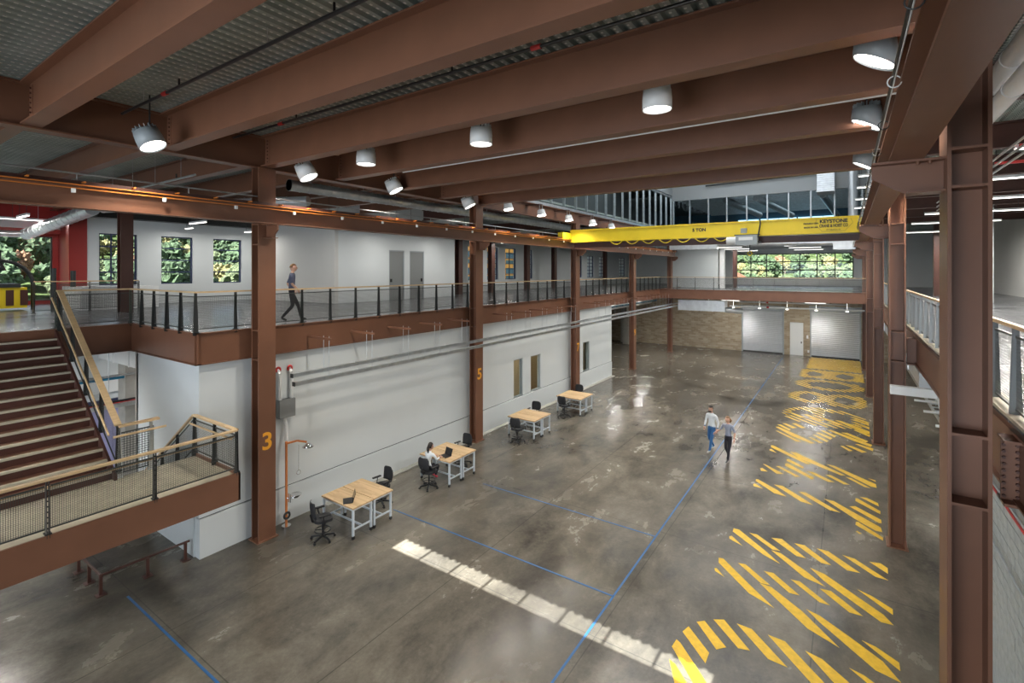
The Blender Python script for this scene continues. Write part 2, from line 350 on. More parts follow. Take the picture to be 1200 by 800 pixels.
def windowed_wall(name, m, x0, x1, y0, y1, z0, z1, holes):
    """wall in a plane of constant X with rectangular openings (ya, yb, za, zb)"""
    b = MB(); y = y0
    for (a, c, za, zb) in sorted(holes):
        b.box(x0, x1, y, a, z0, z1); b.box(x0, x1, a, c, z0, za); b.box(x0, x1, a, c, zb, z1); y = c
    b.box(x0, x1, y, y1, z0, z1); return struct(b.build(name, m))
def windowed_wall_y(name, m, y0, y1, x0, x1, z0, z1, holes):
    b = MB(); x = x0
    for (a, c, za, zb) in sorted(holes):
        b.box(x, a, y0, y1, z0, z1)
        if za > z0: b.box(a, c, y0, y1, z0, za)
        b.box(a, c, y0, y1, zb, z1); x = c
    b.box(x, x1, y0, y1, z0, z1); return struct(b.build(name, m))
WN = [1]
def win_x(x, y0, y1, z0, z1, nv, nh, label, cat='window', fr='frame_navy', t=0.05, nu=None):
    WN[0] += 1; o = thing('window_%d' % WN[0], label, cat, (x, (y0 + y1) / 2, z0)); struct(o)
    w_, h = (y1 - y0), (z1 - z0)
    b = MB(); b.box(-t, t, -w_ / 2, -w_ / 2 + t, 0, h); b.box(-t, t, w_ / 2 - t, w_ / 2, 0, h); b.box(-t, t, -w_ / 2, w_ / 2, 0, t); b.box(-t, t, -w_ / 2, w_ / 2, h - t, h)
    b.build('window_frame', fr, o)
    for i in range(1, nv): MB().box(-0.03, 0.03, -w_ / 2 + w_ * i / nv - t * 0.5, -w_ / 2 + w_ * i / nv + t * 0.5, 0, h).build('mullion', fr, o)
    for i in range(1, nh): MB().box(-0.035, 0.035, -w_ / 2, w_ / 2, h * i / nh - t * 0.56, h * i / nh + t * 0.56).build('glazing_bar', fr, o)
    for i in range(nv):
        for j in range(nh):
            MB().box(-0.004, 0.004, -w_ / 2 + w_ * i / nv + 0.02, -w_ / 2 + w_ * (i + 1) / nv - 0.02, h * j / nh + 0.02, h * (j + 1) / nh - 0.02).build('pane', 'clear_glass', o)
    return o
def win_y(y, x0, x1, z0, z1, nv, nh, label, fr='frame_navy', t=0.05):
    o = win_x(0, -(x1 - x0) / 2, (x1 - x0) / 2, z0, z1, nv, nh, label, 'window', fr, t)
    o.location = ((x0 + x1) / 2, y, z0); o.rotation_euler = (0, 0, R(90)); return o

# upper left: outer wall with three windows, block of rooms, red corner, gable glazing
HW = [(7.62, 9.02, 6.37, 8.65), (9.98, 11.35, 6.37, 8.65), (12.31, 13.74, 6.37, 8.65)]
windowed_wall('wall_left', 'white_wall', -27.3, -27, 7.2, 14.5, 5.45, 10.5, HW)
for h, l, nv_ in zip(HW, ('steel window nearest the red wall, partly behind a brown column', 'middle one of the three steel windows onto the wooded hillside', 'steel window nearest the beige block of the three hillside windows'), (3, 1, 1)):
    win_x(-27.15, *h, nv_, 4, l)
DK = [(-27, -26.4, 7.2, 14.5)]
struct(box('trim_1', 'dark_steel', -26.98, -26.4, 7.2, 14.5, 9.3, 10.4))
wall('wall_block_front', 'upper_wall', -27.3, -20.0, 14.5, 14.7, 5.45, 10.5)
windowed_wall('wall_block_side', 'white_wall', -20.2, -20.0, 14.7, 22.9, 5.45, 10.5, [(17.84, 18.93, 5.45, 8.1), (19.32, 20.45, 5.45, 8.1)])
wall('wall_block_end', 'white_wall', -23.2, -20.0, 22.9, 23.1, 5.45, 10.5)
DN = [0]
def door_x(x, y0, y1, z0, z1, m, label, handle_y, face=1):
    DN[0] += 1; o = thing('door_%d' % DN[0], label, 'door', (x, (y0 + y1) / 2, z0)); struct(o); w_ = y1 - y0; h = z1 - z0
    MB().box(-0.06, 0.0, -w_ / 2 + 0.06, w_ / 2 - 0.06, 0, h - 0.06).build('door_leaf', m, o)
    b = MB(); b.box(-0.1, 0.03, -w_ / 2, -w_ / 2 + 0.06, 0, h); b.box(-0.1, 0.03, w_ / 2 - 0.06, w_ / 2, 0, h); b.box(-0.1, 0.03, -w_ / 2, w_ / 2, h - 0.06, h)
    b.build('door_frame', 'grey_paint', o)
    MB().box(0, 0.06, handle_y - 0.04, handle_y + 0.04, 0.95, 1.12).build('door_handle', 'black_plastic', o); return o
door_x(-20.05, 17.84, 18.93, 5.45, 8.1, 'door_grey', 'grey upper floor door nearer the walking man', -0.38)
door_x(-20.05, 19.32, 20.45, 5.45, 8.1, 'door_grey', 'grey upper floor door farther from the walking man', 0.38)
wall('wall_red_return', 'red_paint', -31, -27.3, 7.2, 7.5, 5.45, 10.5)
struct(box('trim_2', 'red_paint', -27.3, -26.95, 6.6, 7.2, 5.45, 10.5))
struct(box('trim_3', 'red_paint', -31.0, -30.6, -6, 7.2, 8.72, 8.92)); struct(box('trim_4', 'white_paint', -31.0, -30.7, -6, 7.2, 8.92, 9.28))
windowed_wall('wall_gable', 'red_paint', -31.3, -31, -12, 7.2, -0.2, 10.5, [(-3.5, 7.0, 5.6, 8.6)])
win_x(-31.1, -3.5, 7.0, 5.6, 8.6, 5, 1, 'large gable window beside the red wall', fr='dark_steel')
wall('wall_lower_left_outer', 'white_wall', -31.3, -31, 7.2, 60, -0.2, 5.2)
# far upper left wall (X = -23)
HF = [(25.7, 27.2, 6.3, 8.85), (28.05, 29.5, 6.3, 8.85), (30.38, 31.85, 6.3, 8.85), (32.8, 34.42, 6.3, 8.85), (35.6, 37.05, 6.3, 8.85), (45.4, 46.83, 6.3, 8.6), (48.06, 49.78, 6.3, 8.6), (51.13, 53.02, 6.3, 8.6), (57.0, 59.0, 6.3, 8.6)]
windowed_wall('wall_left_far', 'white_wall', -23.3, -23, 22.9, 60, 5.45, 10.5, HF)
for i, h in enumerate(HF):
    win_x(-23.15, *h, 2, 6, '%s narrow steel window beyond the beige room block, counting away from it' % ORD[i], fr='frame_navy')
# end wall at Y = 60 with long window
windowed_wall_y('wall_end', 'white_wall', 60, 60.3, -31, 12, -0.2, 16, [(-10.39, 0.55, 6.2, 8.85), (-10.0, 1.0, 10.9, 12.0)] if False else [(-10.39, 0.55, 6.2, 8.85)])
win_y(60.1, -10.39, 0.55, 6.2, 8.85, 7, 3, 'long gridded window at the far end of the upper floor', fr='dark_steel', t=0.1)
windowed_wall_y('wall_upper_partition', 'white_wall', 47, 47.2, -13.6, -9.6, 5.45, 9.4, [])
struct(box('wall_upper_partition_pier', 'white_paint', -9.45, -9.05, 46.9, 47.3, 5.45, 9.4))
struct(box('ceiling_end', 'grey_wall', -13, 1.3, 43.6, 60, 9.4, 9.6))
# ground-floor end wall with roller doors
windowed_wall_y('wall_end_lower', 'old_brick', 47, 47.35, -23, 12, 0, 5.2, [(-7.6, -4.42, 0, 3.62), (-3.95, -2.98, 0, 2.72), (-2.46, 0.86, 0, 3.72)])
def roller(x0, x1, h, label):
    DN[0] += 1; o = thing('door_%d' % DN[0], label, 'roller door', ((x0 + x1) / 2, 47.12, 0)); struct(o); w_ = x1 - x0; k = int(h / 0.12)
    for i in range(k): MB().add([(-w_ / 2, 0, i * 0.12), (w_ / 2, 0, i * 0.12), (w_ / 2, -0.022, i * 0.12 + 0.06), (-w_ / 2, -0.022, i * 0.12 + 0.06), (w_ / 2, 0, i * 0.12 + 0.12), (-w_ / 2, 0, i * 0.12 + 0.12)], [(0, 1, 2, 3), (3, 2, 4, 5)]).build('slat', 'roller_steel', o)
    for s in (-1, 1): MB().box(s * w_ / 2 - 0.05, s * w_ / 2 + 0.05, -0.16, 0.06, 0, h).build('guide_rail', 'grey_paint', o)
    MB().box(-w_ / 2, w_ / 2, -0.06, 0.04, 0, 0.09).build('bottom_bar', 'dark_steel', o)
    MB().box(-w_ / 2 - 0.1, w_ / 2 + 0.1, -0.35, 0.0, h, h + 0.4).build('roller_hood', 'grey_paint', o)
roller(-7.6, -4.42, 3.62, 'grey roller door left of the white door at the far end')
roller(-2.46, 0.86, 3.72, 'grey roller door behind the yellow floor lettering')
DN[0] += 1; o = thing('door_%d' % DN[0], 'white door between the two roller doors', 'door', (-3.46, 47.1, 0)); struct(o)
MB().box(-0.44, 0.44, 0, 0.05, 0, 2.66).build('door_leaf', 'white_paint', o)
b = MB(); b.box(-0.485, -0.43, -0.03, 0.1, 0, 2.72); b.box(0.43, 0.485, -0.03, 0.1, 0, 2.72); b.box(-0.485, 0.485, -0.03, 0.1, 2.66, 2.72); b.build('door_frame', 'white_paint', o)
MB().box(0.3, 0.37, -0.05, 0, 1.0, 1.15).build('door_handle', 'black_plastic', o)
# ground floor under the left upper floor: white room box
WH = [(19.24, 20.02, 0.985, 2.78), (20.75, 21.7, 0.985, 2.75), (26.6, 27.5, 0.985, 2.72)]
windowed_wall('wall_box_upper', 'white_wall', -13.2, -13.0, 5.6, 30.9, 0.985, 4.85, WH)
struct(box('wall_box_lower', 'white_wall', -13.2, -12.97, 5.6, 30.9, 0, 0.955)); struct(box('trim_6', 'dark_joint', -13.18, -13.02, 5.62, 30.88, 0.955, 0.985))
wall('wall_box_near_end', 'white_wall', -16.8, -13.2, 5.6, 5.8, 0.985, 5.2); wall('wall_box_near_end_lower', 'white_wall', -16.8, -13.2, 5.57, 5.8, 0, 0.955)
wall('wall_box_far_end', 'white_wall', -16.8, -13.2, 30.7, 30.9, 0, 4.85); wall('wall_box_back', 'pale_concrete', -16.9, -16.7, 5.6, 30.9, 0, 5.2)
struct(box('ceiling_box', 'white_wall', -16.8, -13.0, 5.6, 30.9, 4.8, 4.86))
struct(box('baseboard_left', 'pale_concrete', -13.0, -12.75, 9.0, 30.9, 0, 0.035))
for i, h in enumerate(WH):
    o = win_x(-13.08, *h, 1, 1, ('%s tall narrow window in the white wall, counting from the painted 5' % ORD[i]), fr='grey_paint', t=0.04)
wall('wall_box_room_side', 'tan_wall', -14.6, -14.5, 18.4, 30, 0, 4.8)
wall('wall_box_room_cross', 'tan_wall', -14.6, -13.3, 24.3, 24.4, 0, 4.8)
lamp('AREA', 'room_lamp_one', (-13.9, 20.7, 4.7), 60, (1.0, 0.84, 0.6), (0, 0, 0), size=1.6)
lamp('AREA', 'room_lamp_two', (-13.9, 27, 4.7), 30, (0.9, 0.9, 0.8), (0, 0, 0), size=1.2)
# lower left room behind the stair
wall('wall_stair_room', 'white_wall', -21.3, -21, -12, 20, 0, 5.2)
wall('wall_stair_room_pier', 'pale_concrete', -20.0, -19.4, 6.15, 6.9, 0, 5.2)
DN[0] += 1; o = thing('door_%d' % DN[0], 'lilac panelled door with dark blue frame behind the stair', 'door', (-20.95, 5.95, 0)); struct(o)
for i in range(4): MB().box(0, 0.05, -0.66 + i * 0.33, -0.34 + i * 0.33, 0, 2.5).build('panel', 'curtain_lilac', o)
b = MB(); b.box(-0.05, 0.1, -0.76, -0.66, 0, 2.6); b.box(-0.05, 0.1, 0.66, 0.76, 0, 2.6); b.box(-0.05, 0.1, -0.76, 0.76, 2.5, 2.6); b.build('door_frame', 'frame_navy', o)
# low wall under the far edge: grey brick beyond the white box
wall('wall_under_left_back', 'old_brick', -22.3, -22, 20, 47, 0, 5.2)
wall('wall_under_left_pier', 'pale_concrete', -18.4, -17.8, 46.0, 46.9, 0, 4.4)

# roof monitor: stud wall, end glazing, grey band
ZM0, ZM1 = 10.3, 13.3
o = thing('stud_wall', 'open steel stud framing above the left roof girder', 'wall framing', (-12.7, 30, ZM0))
for i, (z0, z1) in enumerate(((0, 0.14), (ZM1 - ZM0, ZM1 - ZM0 + 0.14))): MB().box(-0.08, 0.08, -13.6, 13.6, z0, z1).build('track', 'galvanised', o)
for i in range(20): 
    y = -13.4 + i * 1.405; MB().box(-0.07, 0.07, y, y + 0.06, 0.1, ZM1 - ZM0).build('stud', 'galvanised', o)
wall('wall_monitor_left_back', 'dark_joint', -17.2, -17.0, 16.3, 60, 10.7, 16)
wall('wall_monitor_left_top', 'grey_wall', -12.85, -12.6, 16.3, 43.6, 13.5, 16)
wall('wall_monitor_near', 'grey_wall', -17.2, 1.3, 16.05, 16.25, 10.7, 16)
struct(box('ceiling_monitor_left', 'deck_metal', -17.2, -12.7, 16.3, 60, 14.6, 14.75))
wall('wall_monitor_right', 'grey_wall', 1.15, 1.3, 16.3, 60, 10.0, 16)
wall('wall_monitor_end_band', 'grey_wall', -12.85, 1.3, 43.4, 43.6, 13.05, 16.0)
wall('wall_monitor_end_sill', 'grey_wall', -12.85, 1.3, 43.4, 43.6, 9.1, 10.7)
WN[0] += 1; o = thing('window_%d' % WN[0], 'long interior glazing strip above the yellow crane', 'window', (-5.9, 43.5, 10.7)); struct(o)
xs = [-12.53, -11.16, -9.63, -8.19, -6.69, -5.21, -3.74, -2.27, -0.77, 0.9]
for x in xs: MB().box(x + 5.9 - 0.05, x + 5.9 + 0.05, -0.06, 0.06, 0, 2.35).build('mullion', 'galvanised', o)
for a, c in zip(xs, xs[1:]): MB().box(a + 5.95, c + 5.85, -0.005, 0.005, 0, 2.35).build('pane', 'clear_glass', o)
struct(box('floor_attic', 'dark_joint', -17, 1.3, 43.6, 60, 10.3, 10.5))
b = MB()
for i in range(12): b.box(-12.7, 1.14, 44.2 + i * 1.3, 44.32 + i * 1.3, 13.2, 13.45)
tag(b.build('roof_joists', 'galvanised'), 'row of pale roof joists behind the glazing above the crane', 'joists', kind='stuff')
wall('wall_attic_end', 'facade_blue', -17, 1.3, 59.6, 59.9, 10.5, 16)
M['sky_pane'] = mat('sky_pane', (0.55, 0.85, 1.0), 0.5, emit=1.6)
o = thing('window_%d' % (WN[0] + 1), 'bright narrow window strip far behind the glazing above the crane', 'window', (-5.5, 59.5, 11.75)); struct(o)
for i in range(9): MB().box(-4.5 + i, -3.55 + i, -0.03, 0.03, 0, 0.85).build('pane', 'sky_pane', o)
MB().box(-4.6, 4.6, -0.06, -0.03, -0.08, 0).build('window_frame', 'frame_navy', o)
WN[0] += 1
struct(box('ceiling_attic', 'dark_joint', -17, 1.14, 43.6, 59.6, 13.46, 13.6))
lamp('AREA', 'attic_lamp', (-5, 52, 13.1), 90, (0.75, 0.9, 1.0), (0, 0, 0), size=8)
lamp('AREA', 'attic_left_lamp', (-15, 30, 14.5), 220, (0.8, 0.92, 1.0), (0, 0, 0), shape='RECTANGLE', size=3, size_y=20)
for i, (xa, xb, ya, yb) in enumerate(((-8.6, -6.6, 45, 50), (-6.2, -4.2, 45, 52), (-1.6, -0.6, 46, 58))):
    tag(MB().tube((xa, ya, 13.0), (xb, yb, 12.1), 0.26, 14).tube((xa, ya + 0.3, 13.0), (xa, ya + 0.3, 13.3), 0.02, 5).build('round_duct', 'duct_metal'), ('silver duct seen through the crane glazing, ' + ('leftmost', 'middle', 'rightmost')[i] + ' of three'), 'duct')
b = MB(); 
for i in range(14): b.box(-0.55, 0.55, -0.35, 0.35, i * 0.16, i * 0.16 + 0.11); b.box(-0.5, 0.5, -0.3, 0.3, i * 0.16 + 0.1, i * 0.16 + 0.17)
o = tag(b.build('ribbed_duct', 'duct_metal', None, (-1.3, 42.7, 12.7), (R(-12), 0, 0)), 'wide ribbed metal duct rising above the far glazing', 'duct')
tag(MB().tube((0.35, 42.8, 9.2), (0.35, 42.8, 14.6), 0.3, 14).build('round_duct', 'duct_metal'), 'vertical pale round duct beside the right runway at the far end', 'duct')
b = MB().tube((-9.8, 43.2, 14.1), (-0.9, 43.2, 14.3), 0.06, 8); tag(b.build('conduit', 'dark_steel'), 'dark conduit along the grey band above the far glazing', 'conduit')

# ================================================================== STEEL FRAME
def column(x, y, h, label, painted=None, m='brown_steel', z0=0.0, bracket=0, w=0.34, l=0.46, group=None, stiff=()):
    o = thing('steel_column', label, 'column', (x, y, z0), 0, group)
    b = MB(); t = 0.035
    b.box(-w / 2, -w / 2 + t, -l / 2, l / 2, 0, h); b.box(w / 2 - t, w / 2, -l / 2, l / 2, 0, h); b.box(-w / 2 + t, w / 2 - t, -0.015, 0.015, 0, h)
    b.build('shaft', m, o)
    if z0 == 0: MB().box(-w / 2 - 0.05, w / 2 + 0.05, -l / 2 - 0.05, l / 2 + 0.05, 0, 0.03).build('base_plate', m, o)
    for z in stiff:
        MB().box(-w / 2 + t, w / 2 - t, -l / 2, l / 2, z - 0.015, z + 0.015).build('stiffener', m, o)
    if bracket:
        s = bracket; bb = MB(); a = w / 2 * s; L_ = (0.62 if s < 0 else 0.5) * s
        z1, z2 = 8.20 - z0, 7.86 - z0
        bb.add([(a, -0.02, z1), (a + L_, -0.02, z1), (a + L_, -0.02, z1 - 0.16), (a + L_ * 0.55, -0.02, z2), (a, -0.02, z2),
                (a, 0.02, z1), (a + L_, 0.02, z1), (a + L_, 0.02, z1 - 0.16), (a + L_ * 0.55, 0.02, z2), (a, 0.02, z2)],
               [(0, 1, 2, 3, 4), (9, 8, 7, 6, 5), (0, 5, 6, 1), (1, 6, 7, 2), (2, 7, 8, 3), (3, 8, 9, 4), (4, 9, 5, 0)])
        bb.box(min(a, a + L_), max(a, a + L_), -0.15, 0.15, z1 - 0.025, z1)
        bb.box(min(a, a + L_ * .5), max(a, a + L_ * .5), -0.15, 0.15, z2 - 0.02, z2); bb.build('bracket', m, o)
        for k, (u, v) in enumerate(((0.12, -0.12), (0.12, 0.12), (0.22, -0.12), (0.22, 0.12))): 
            MB().tube((a + s * u, v, z1 - 0.06), (a + s * u, v, z1 - 0.02), 0.018, 6).build('bolt', m, o)
    return o
def text_mesh(txt, size, name, m, parent, loc, rot, extrude=0.003, align='CENTER', sx=1.0, bold=0.0, cache={}):
    key = (txt, size, extrude, align, m, bold)
    if key not in cache:
        cu = bpy.data.curves.new('t', 'FONT'); cu.body = txt; cu.size = size; cu.extrude = extrude; cu.align_x = align; cu.align_y = 'CENTER'; cu.offset = bold
        t = bpy.data.objects.new('t', cu); COL.objects.link(t); bpy.context.view_layer.update()
        me = bpy.data.meshes.new_from_object(t.evaluated_get(bpy.context.evaluated_depsgraph_get())); bpy.data.objects.remove(t)
        me.materials.clear(); me.materials.append(M[m]); cache[key] = me
    o = link(name, cache[key], parent, loc, rot); o.scale = (sx, 1, 1); return o
LBL = ['left row steel column painted with the number 3', 'left row steel column painted with the number 5', 'left row steel column painted with the number 7',
       'fourth left row column, free standing beyond the white wall', 'last left row column, where the far balcony begins']
for k, y in enumerate(YS):
    c = column(-12.65, y, 9.66, LBL[k], bracket=1, stiff=(4.7, 5.45, 7.68, 8.2))
    if k < 4:
        text_mesh(str(3 + 2 * k), 0.62, 'painted_number', 'number_orange', c, (0.172, 0.0, (2.55, 2.75, 2.7, 2.6)[k]), (R(90), 0, R(90)), 0.002, bold=0.012)
LBR = ['near right steel column filling the right edge of the view', 'second right row column, beside the striped letters', 'third right row column', 'fourth right row column', 'last right row column at the roller door']
column(1.02, YS[0] - 0.05, 10.3, LBR[0], bracket=-1, l=0.52, w=0.34, stiff=(4.62, 5.33, 7.86, 8.25))
for k in range(1, 5): column(1.05, YS[k], 10.3, LBR[k], bracket=-1, stiff=(4.7, 5.45, 7.68, 8.2))
for k, (x, y) in enumerate(((-22.66, 7.19), (-21.2, 24.9), (-21.2, 28.5), (-21.6, 33.9), (-21.6, 38.4), (-21.8, 42.8), (-21.8, 50.0))):
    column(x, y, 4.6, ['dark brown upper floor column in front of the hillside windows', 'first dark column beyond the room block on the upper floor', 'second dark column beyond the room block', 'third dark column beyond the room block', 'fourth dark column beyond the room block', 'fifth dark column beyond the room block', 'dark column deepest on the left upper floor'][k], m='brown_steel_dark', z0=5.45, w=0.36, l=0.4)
for k, (x, y) in enumerate(((-17.6, 36.3), (-19.2, 39.5), (4.6, 20.0), (4.6, 28.9), (4.6, 40.0))):
    z0 = 0 if k < 2 else 5.45
    column(x, y, 5.2 if k < 2 else 5.0, ['rust brown ground column just beyond the white wall', 'dark ground column behind the rust brown one', 'nearest dark column on the right upper floor', 'middle dark column on the right upper floor', 'farthest dark column on the right upper floor'][k], m='brown_steel_dark', z0=z0)

# longitudinal girders
def girder(name, label, cat, p, q, h, w, m='brown_steel', tf=0.03):
    p = Vector(p); q = Vector(q); mid = (p + q) / 2
    return tag(ibeam(MB(), p - mid, q - mid, h, w, tf).build(name, m, None, mid), label, cat)
girder('roof_girder', 'long roof girder over the left column row, near half', 'beam', (-12.7, -12, 10.07), (-12.7, 16.2, 10.07), 0.84, 0.34)
girder('roof_girder', 'long roof girder over the left column row, beneath the stud framing', 'beam', (-12.7, 16.25, 9.96), (-12.7, 43.2, 9.96), 0.62, 0.3)
girder('roof_girder', 'roof girder over the right column row behind the crane runway', 'beam', (1.05, -12, 10.1), (1.05, 43.2, 10.1), 0.8, 0.34)
# crane runways
def runway(x, side, label):
    o = thing('crane_runway', label, 'crane rail', (x, 15.7, 8.2))
    ibeam(MB(), (0, -21, 0.23), (0, 27.4, 0.23), 0.46, 0.30 if side < 0 else 0.30, 0.03).build('runway_beam', 'brown_steel', o)
    MB().box(-0.035, 0.035, -21, 27.3, 0.46, 0.54).build('rail', 'brown_steel_dark', o)
    MB().box(-0.15, 0.15, 27.3, 27.45, 0.4, 0.85).build('end_stop', 'brown_steel_dark', o)
    return o
rl = runway(-12.28, 1, 'left crane runway beam carried on the numbered columns')
for j in range(2):
    b = MB().box(0.155, 0.175, -21, 27, 0.36 + j * 0.07, 0.378 + j * 0.07); b.build('conductor_bar', 'orange_bar', rl)
for i in range(32): MB().box(0.16, 0.20, -20.2 + i * 1.5, -20.14 + i * 1.5, 0.28, 0.36).build('insulator', 'white_paint', rl)
b = MB()
for i in range(60): b.bar((-0.1, -20.5 + i * 0.8, 0.5), (0.2, -20.5 + i * 0.8, 0.5), 0.03, 0.03)
tag(b.build('rail_clips', 'orange_bar', rl), kind='stuff')
MB().tube((-0.3, -21, 0.72), (-0.3, 27, 0.72), 0.02, 6).build('messenger_pipe', 'galvanised', rl)
for i in range(24): MB().tube((-0.3, -20.5 + i * 2, 0.72), (-0.3, -20.5 + i * 2, 0.5), 0.012, 5).build('pipe_support', 'galvanised', rl)
rr = runway(0.53, -1, 'right crane runway beam on brackets of the right columns')
for (x, z, r, m) in ((-0.2, 0.50, 0.010, 'dark_steel'), (-0.2, 0.40, 0.006, 'white_paint'), (-0.2, 0.45, 0.006, 'black_pipe')):
    MB().tube((x, -21, z), (x, 27, z), r, 6).build('runway_cable', m, rr)
for i in range(28): MB().torus((-0.19, -19.6 + i * 1.55, 0.44), 0.05, 0.006, 12, 5, axis='Y').build('cable_hook', 'white_paint' if i % 3 == 0 else 'dark_steel', rr)

# cross beams of the low roof
BO = ['far', ]
by = [YS[0] + BAY * k for k in range(-8, 5)]
for i, y in enumerate(by):
    vis = ['', 'rear', ][0:1]
    k = i - 8
    if k < -2: lab = 'roof cross beam behind the viewpoint, %s from the rear wall' % ORD[i]
    else: lab = ['nearest roof cross beam, crossing the top left corner', 'roof cross beam next after the corner one', 'roof cross beam meeting the column numbered 3', 'roof cross beam first beyond the column numbered 3',
                 'roof cross beam second beyond the column numbered 3', 'roof cross beam third beyond the column numbered 3', 'last low roof cross beam, just before the high roof'][k + 2]
    o = thing('roof_beam', lab, 'beam', (-5.82, y, 10.09))
    ibeam(MB(), (-6.7, 0, 0), (6.7, 0, 0), 0.80, 0.30, 0.032).build('beam_section', 'brown_steel', o)
    if k >= -2:
        bb = MB()
        for q in range(7): bb.tube((-6.6, -0.025, -0.27 + q * 0.09), (-6.6, -0.045, -0.27 + q * 0.09), 0.016, 6); bb.tube((-6.6, -0.025, -0.27 + q * 0.09), (-6.6, 0.045, -0.27 + q * 0.09), 0.016, 6)
        bb.build('bolt_row', 'brown_steel_dark', o); MB().box(-6.72, -6.52, -0.02, 0.02, -0.32, 0.32).build('end_plate', 'brown_steel', o)
    o = thing('roof_beam', lab.replace('roof cross beam', 'left room roof beam').replace('low left', 'left') + ', over the upper floor', 'beam', (-20, y, 10.15))
    ibeam(MB(), (-10.9, 0, 0), (7.1, 0, 0), 0.66, 0.26, 0.028).build('beam_section', 'brown_steel', o)
for i in range(5):
    y = 20.4 + i * 8.956 / 1.0
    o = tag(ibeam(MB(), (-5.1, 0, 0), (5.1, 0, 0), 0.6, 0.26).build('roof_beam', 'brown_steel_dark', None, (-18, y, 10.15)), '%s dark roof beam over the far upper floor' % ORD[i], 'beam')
# floor edge beams (channels) with kerb
def edge(label, pts, z0=4.74, z1=5.45, th=0.12, name='edge_beam', side=1, m='brown_steel'):
    mid = Vector((sum(p[0] for p in pts) / len(pts), sum(p[1] for p in pts) / len(pts), 0)); b = MB()
    for p, q in zip(pts, pts[1:]):
        p = Vector((*p, 0)) - mid; q = Vector((*q, 0)) - mid; d = (q - p).normalized(); e = d * (th / 2)
        up = Vector((0, 0, 1))
        b.bar(p - e + up * ((z0 + z1) / 2), q + e + up * ((z0 + z1) / 2), 0.03, z1 - z0)
        b.bar(p - e + up * (z1 - 0.012), q + e + up * (z1 - 0.012), th, 0.025); b.bar(p - e + up * (z0 + 0.012), q + e + up * (z0 + 0.012), th, 0.025)
    return tag(b.build(name, m, None, mid), label, 'beam')
edge('brown edge beam of the left upper floor, wrapping the stair opening', [(-16.95, -6), (-16.95, 5.53), (-12.94, 5.53), (-12.94, 46.9)], 4.72, 5.50)
edge('brown edge beam of the far balcony', [(-12.9, 40.94), (1.2, 40.94)], 4.75, 5.50)
edge('brown edge beam of the right upper floor', [(1.45, -6), (1.45, 40.9)], 4.66, 5.36)
o = thing('cross_beam', 'brown floor beam bolted to the near right column', 'beam', (1.3, 7.0, 4.97))
ibeam(MB(), (0, 0, 0), (6.5, 0, 0), 0.66, 0.3, 0.03).build('beam_section', 'brown_steel', o)
bb = MB()
for q in range(9):
    for xx in (0.02, 0.12): bb.tube((xx, -0.02, -0.26 + q * 0.065), (xx, -0.045, -0.26 + q * 0.065), 0.015, 6)
bb.build('bolt_row', 'brown_steel_dark', o)
o = tag(ibeam(MB(), (0, 0, 0), (6.5, 0, 0), 0.66, 0.3, 0.03).build('cross_beam', 'brown_steel', None, (1.25, 15.96, 4.97)), 'brown floor beam at the second right column', 'beam')

for k, y in enumerate((2.53, 7.0, 11.5, 16.0, 20.4, 24.9, 29.4, 33.9, 38.4)):
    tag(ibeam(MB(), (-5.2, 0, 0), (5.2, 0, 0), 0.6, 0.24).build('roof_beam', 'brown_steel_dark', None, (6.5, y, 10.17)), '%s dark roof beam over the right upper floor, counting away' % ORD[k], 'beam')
tag(box('pale_pillar', 'grey_wall', 5.2, 5.9, 33.0, 33.8, 5.45, 10.4), 'pale grey pillar on the right upper floor between dark columns', 'column')
tag(box('dark_pillar', 'brown_steel_dark', -8.9, -8.55, 50.0, 50.3, 5.45, 9.4), 'dark pillar beside the white partition at the far end', 'column')

# ================================================================== CRANE
cr = thing('overhead_crane', 'yellow five ton overhead crane bridge spanning the hall', 'crane', (-5.9, 23.6, 8.5))
b = MB(); b.box(-6.3, 6.35, -0.16, 0.16, 0.04, 0.62); b.box(-6.3, 6.35, -0.2, 0.2, 0.6, 0.66); b.box(-6.3, 6.35, -0.2, 0.2, 0.0, 0.05); b.build('girder', 'yellow_paint', cr)
b = MB(); ibeam(b, (-6.2, 0.1, -0.16), (6.3, 0.1, -0.16), 0.28, 0.26, 0.03); b.build('hoist_rail', 'brown_steel_dark', cr)
for s in (-1, 1):
    b = MB(); b.box(s * 6.38 - 0.15, s * 6.38 + 0.15, -1.1, 1.1, 0.14, 0.5); b.build('end_truck', 'yellow_paint', cr)
    for q in (-0.85, 0.85): MB().tube((s * 6.38 - 0.05, q, 0.15), (s * 6.38 + 0.05, q, 0.15), 0.14, 14).build('wheel', 'dark_steel', cr)
for q in range(9): MB().tube((-5.6 + q * 1.4, -0.2, 0.66), (-5.6 + q * 1.4, -0.2, 0.72), 0.03, 6).build('bolt', 'dark_steel', cr)
def fest(x0, x1, drop):
    pts = [(x0 + (x1 - x0) * t / 10, -0.28, 0.02 - drop * math.sin(math.pi * t / 10)) for t in range(11)]; MB().path(pts, 0.022, 6).build('festoon_cable', 'yellow_paint', cr)
for q in range(7): fest(-4.0 + q * 0.82, -3.3 + q * 0.82, 0.2)
text_mesh('5 TON', 0.20, 'crane_lettering', 'black_plastic', cr, (0.3, -0.168, 0.36), (R(90), 0, 0), 0.003, bold=0.008)
text_mesh('KEYSTONE', 0.19, 'crane_lettering', 'black_plastic', cr, (5.45, -0.168, 0.48), (R(90), 0, 0), 0.003, bold=0.008)
text_mesh('CRANE & HOIST CO', 0.17, 'crane_lettering', 'black_plastic', cr, (5.45, -0.168, 0.30), (R(90), 0, 0), 0.003, sx=0.62, bold=0.006)
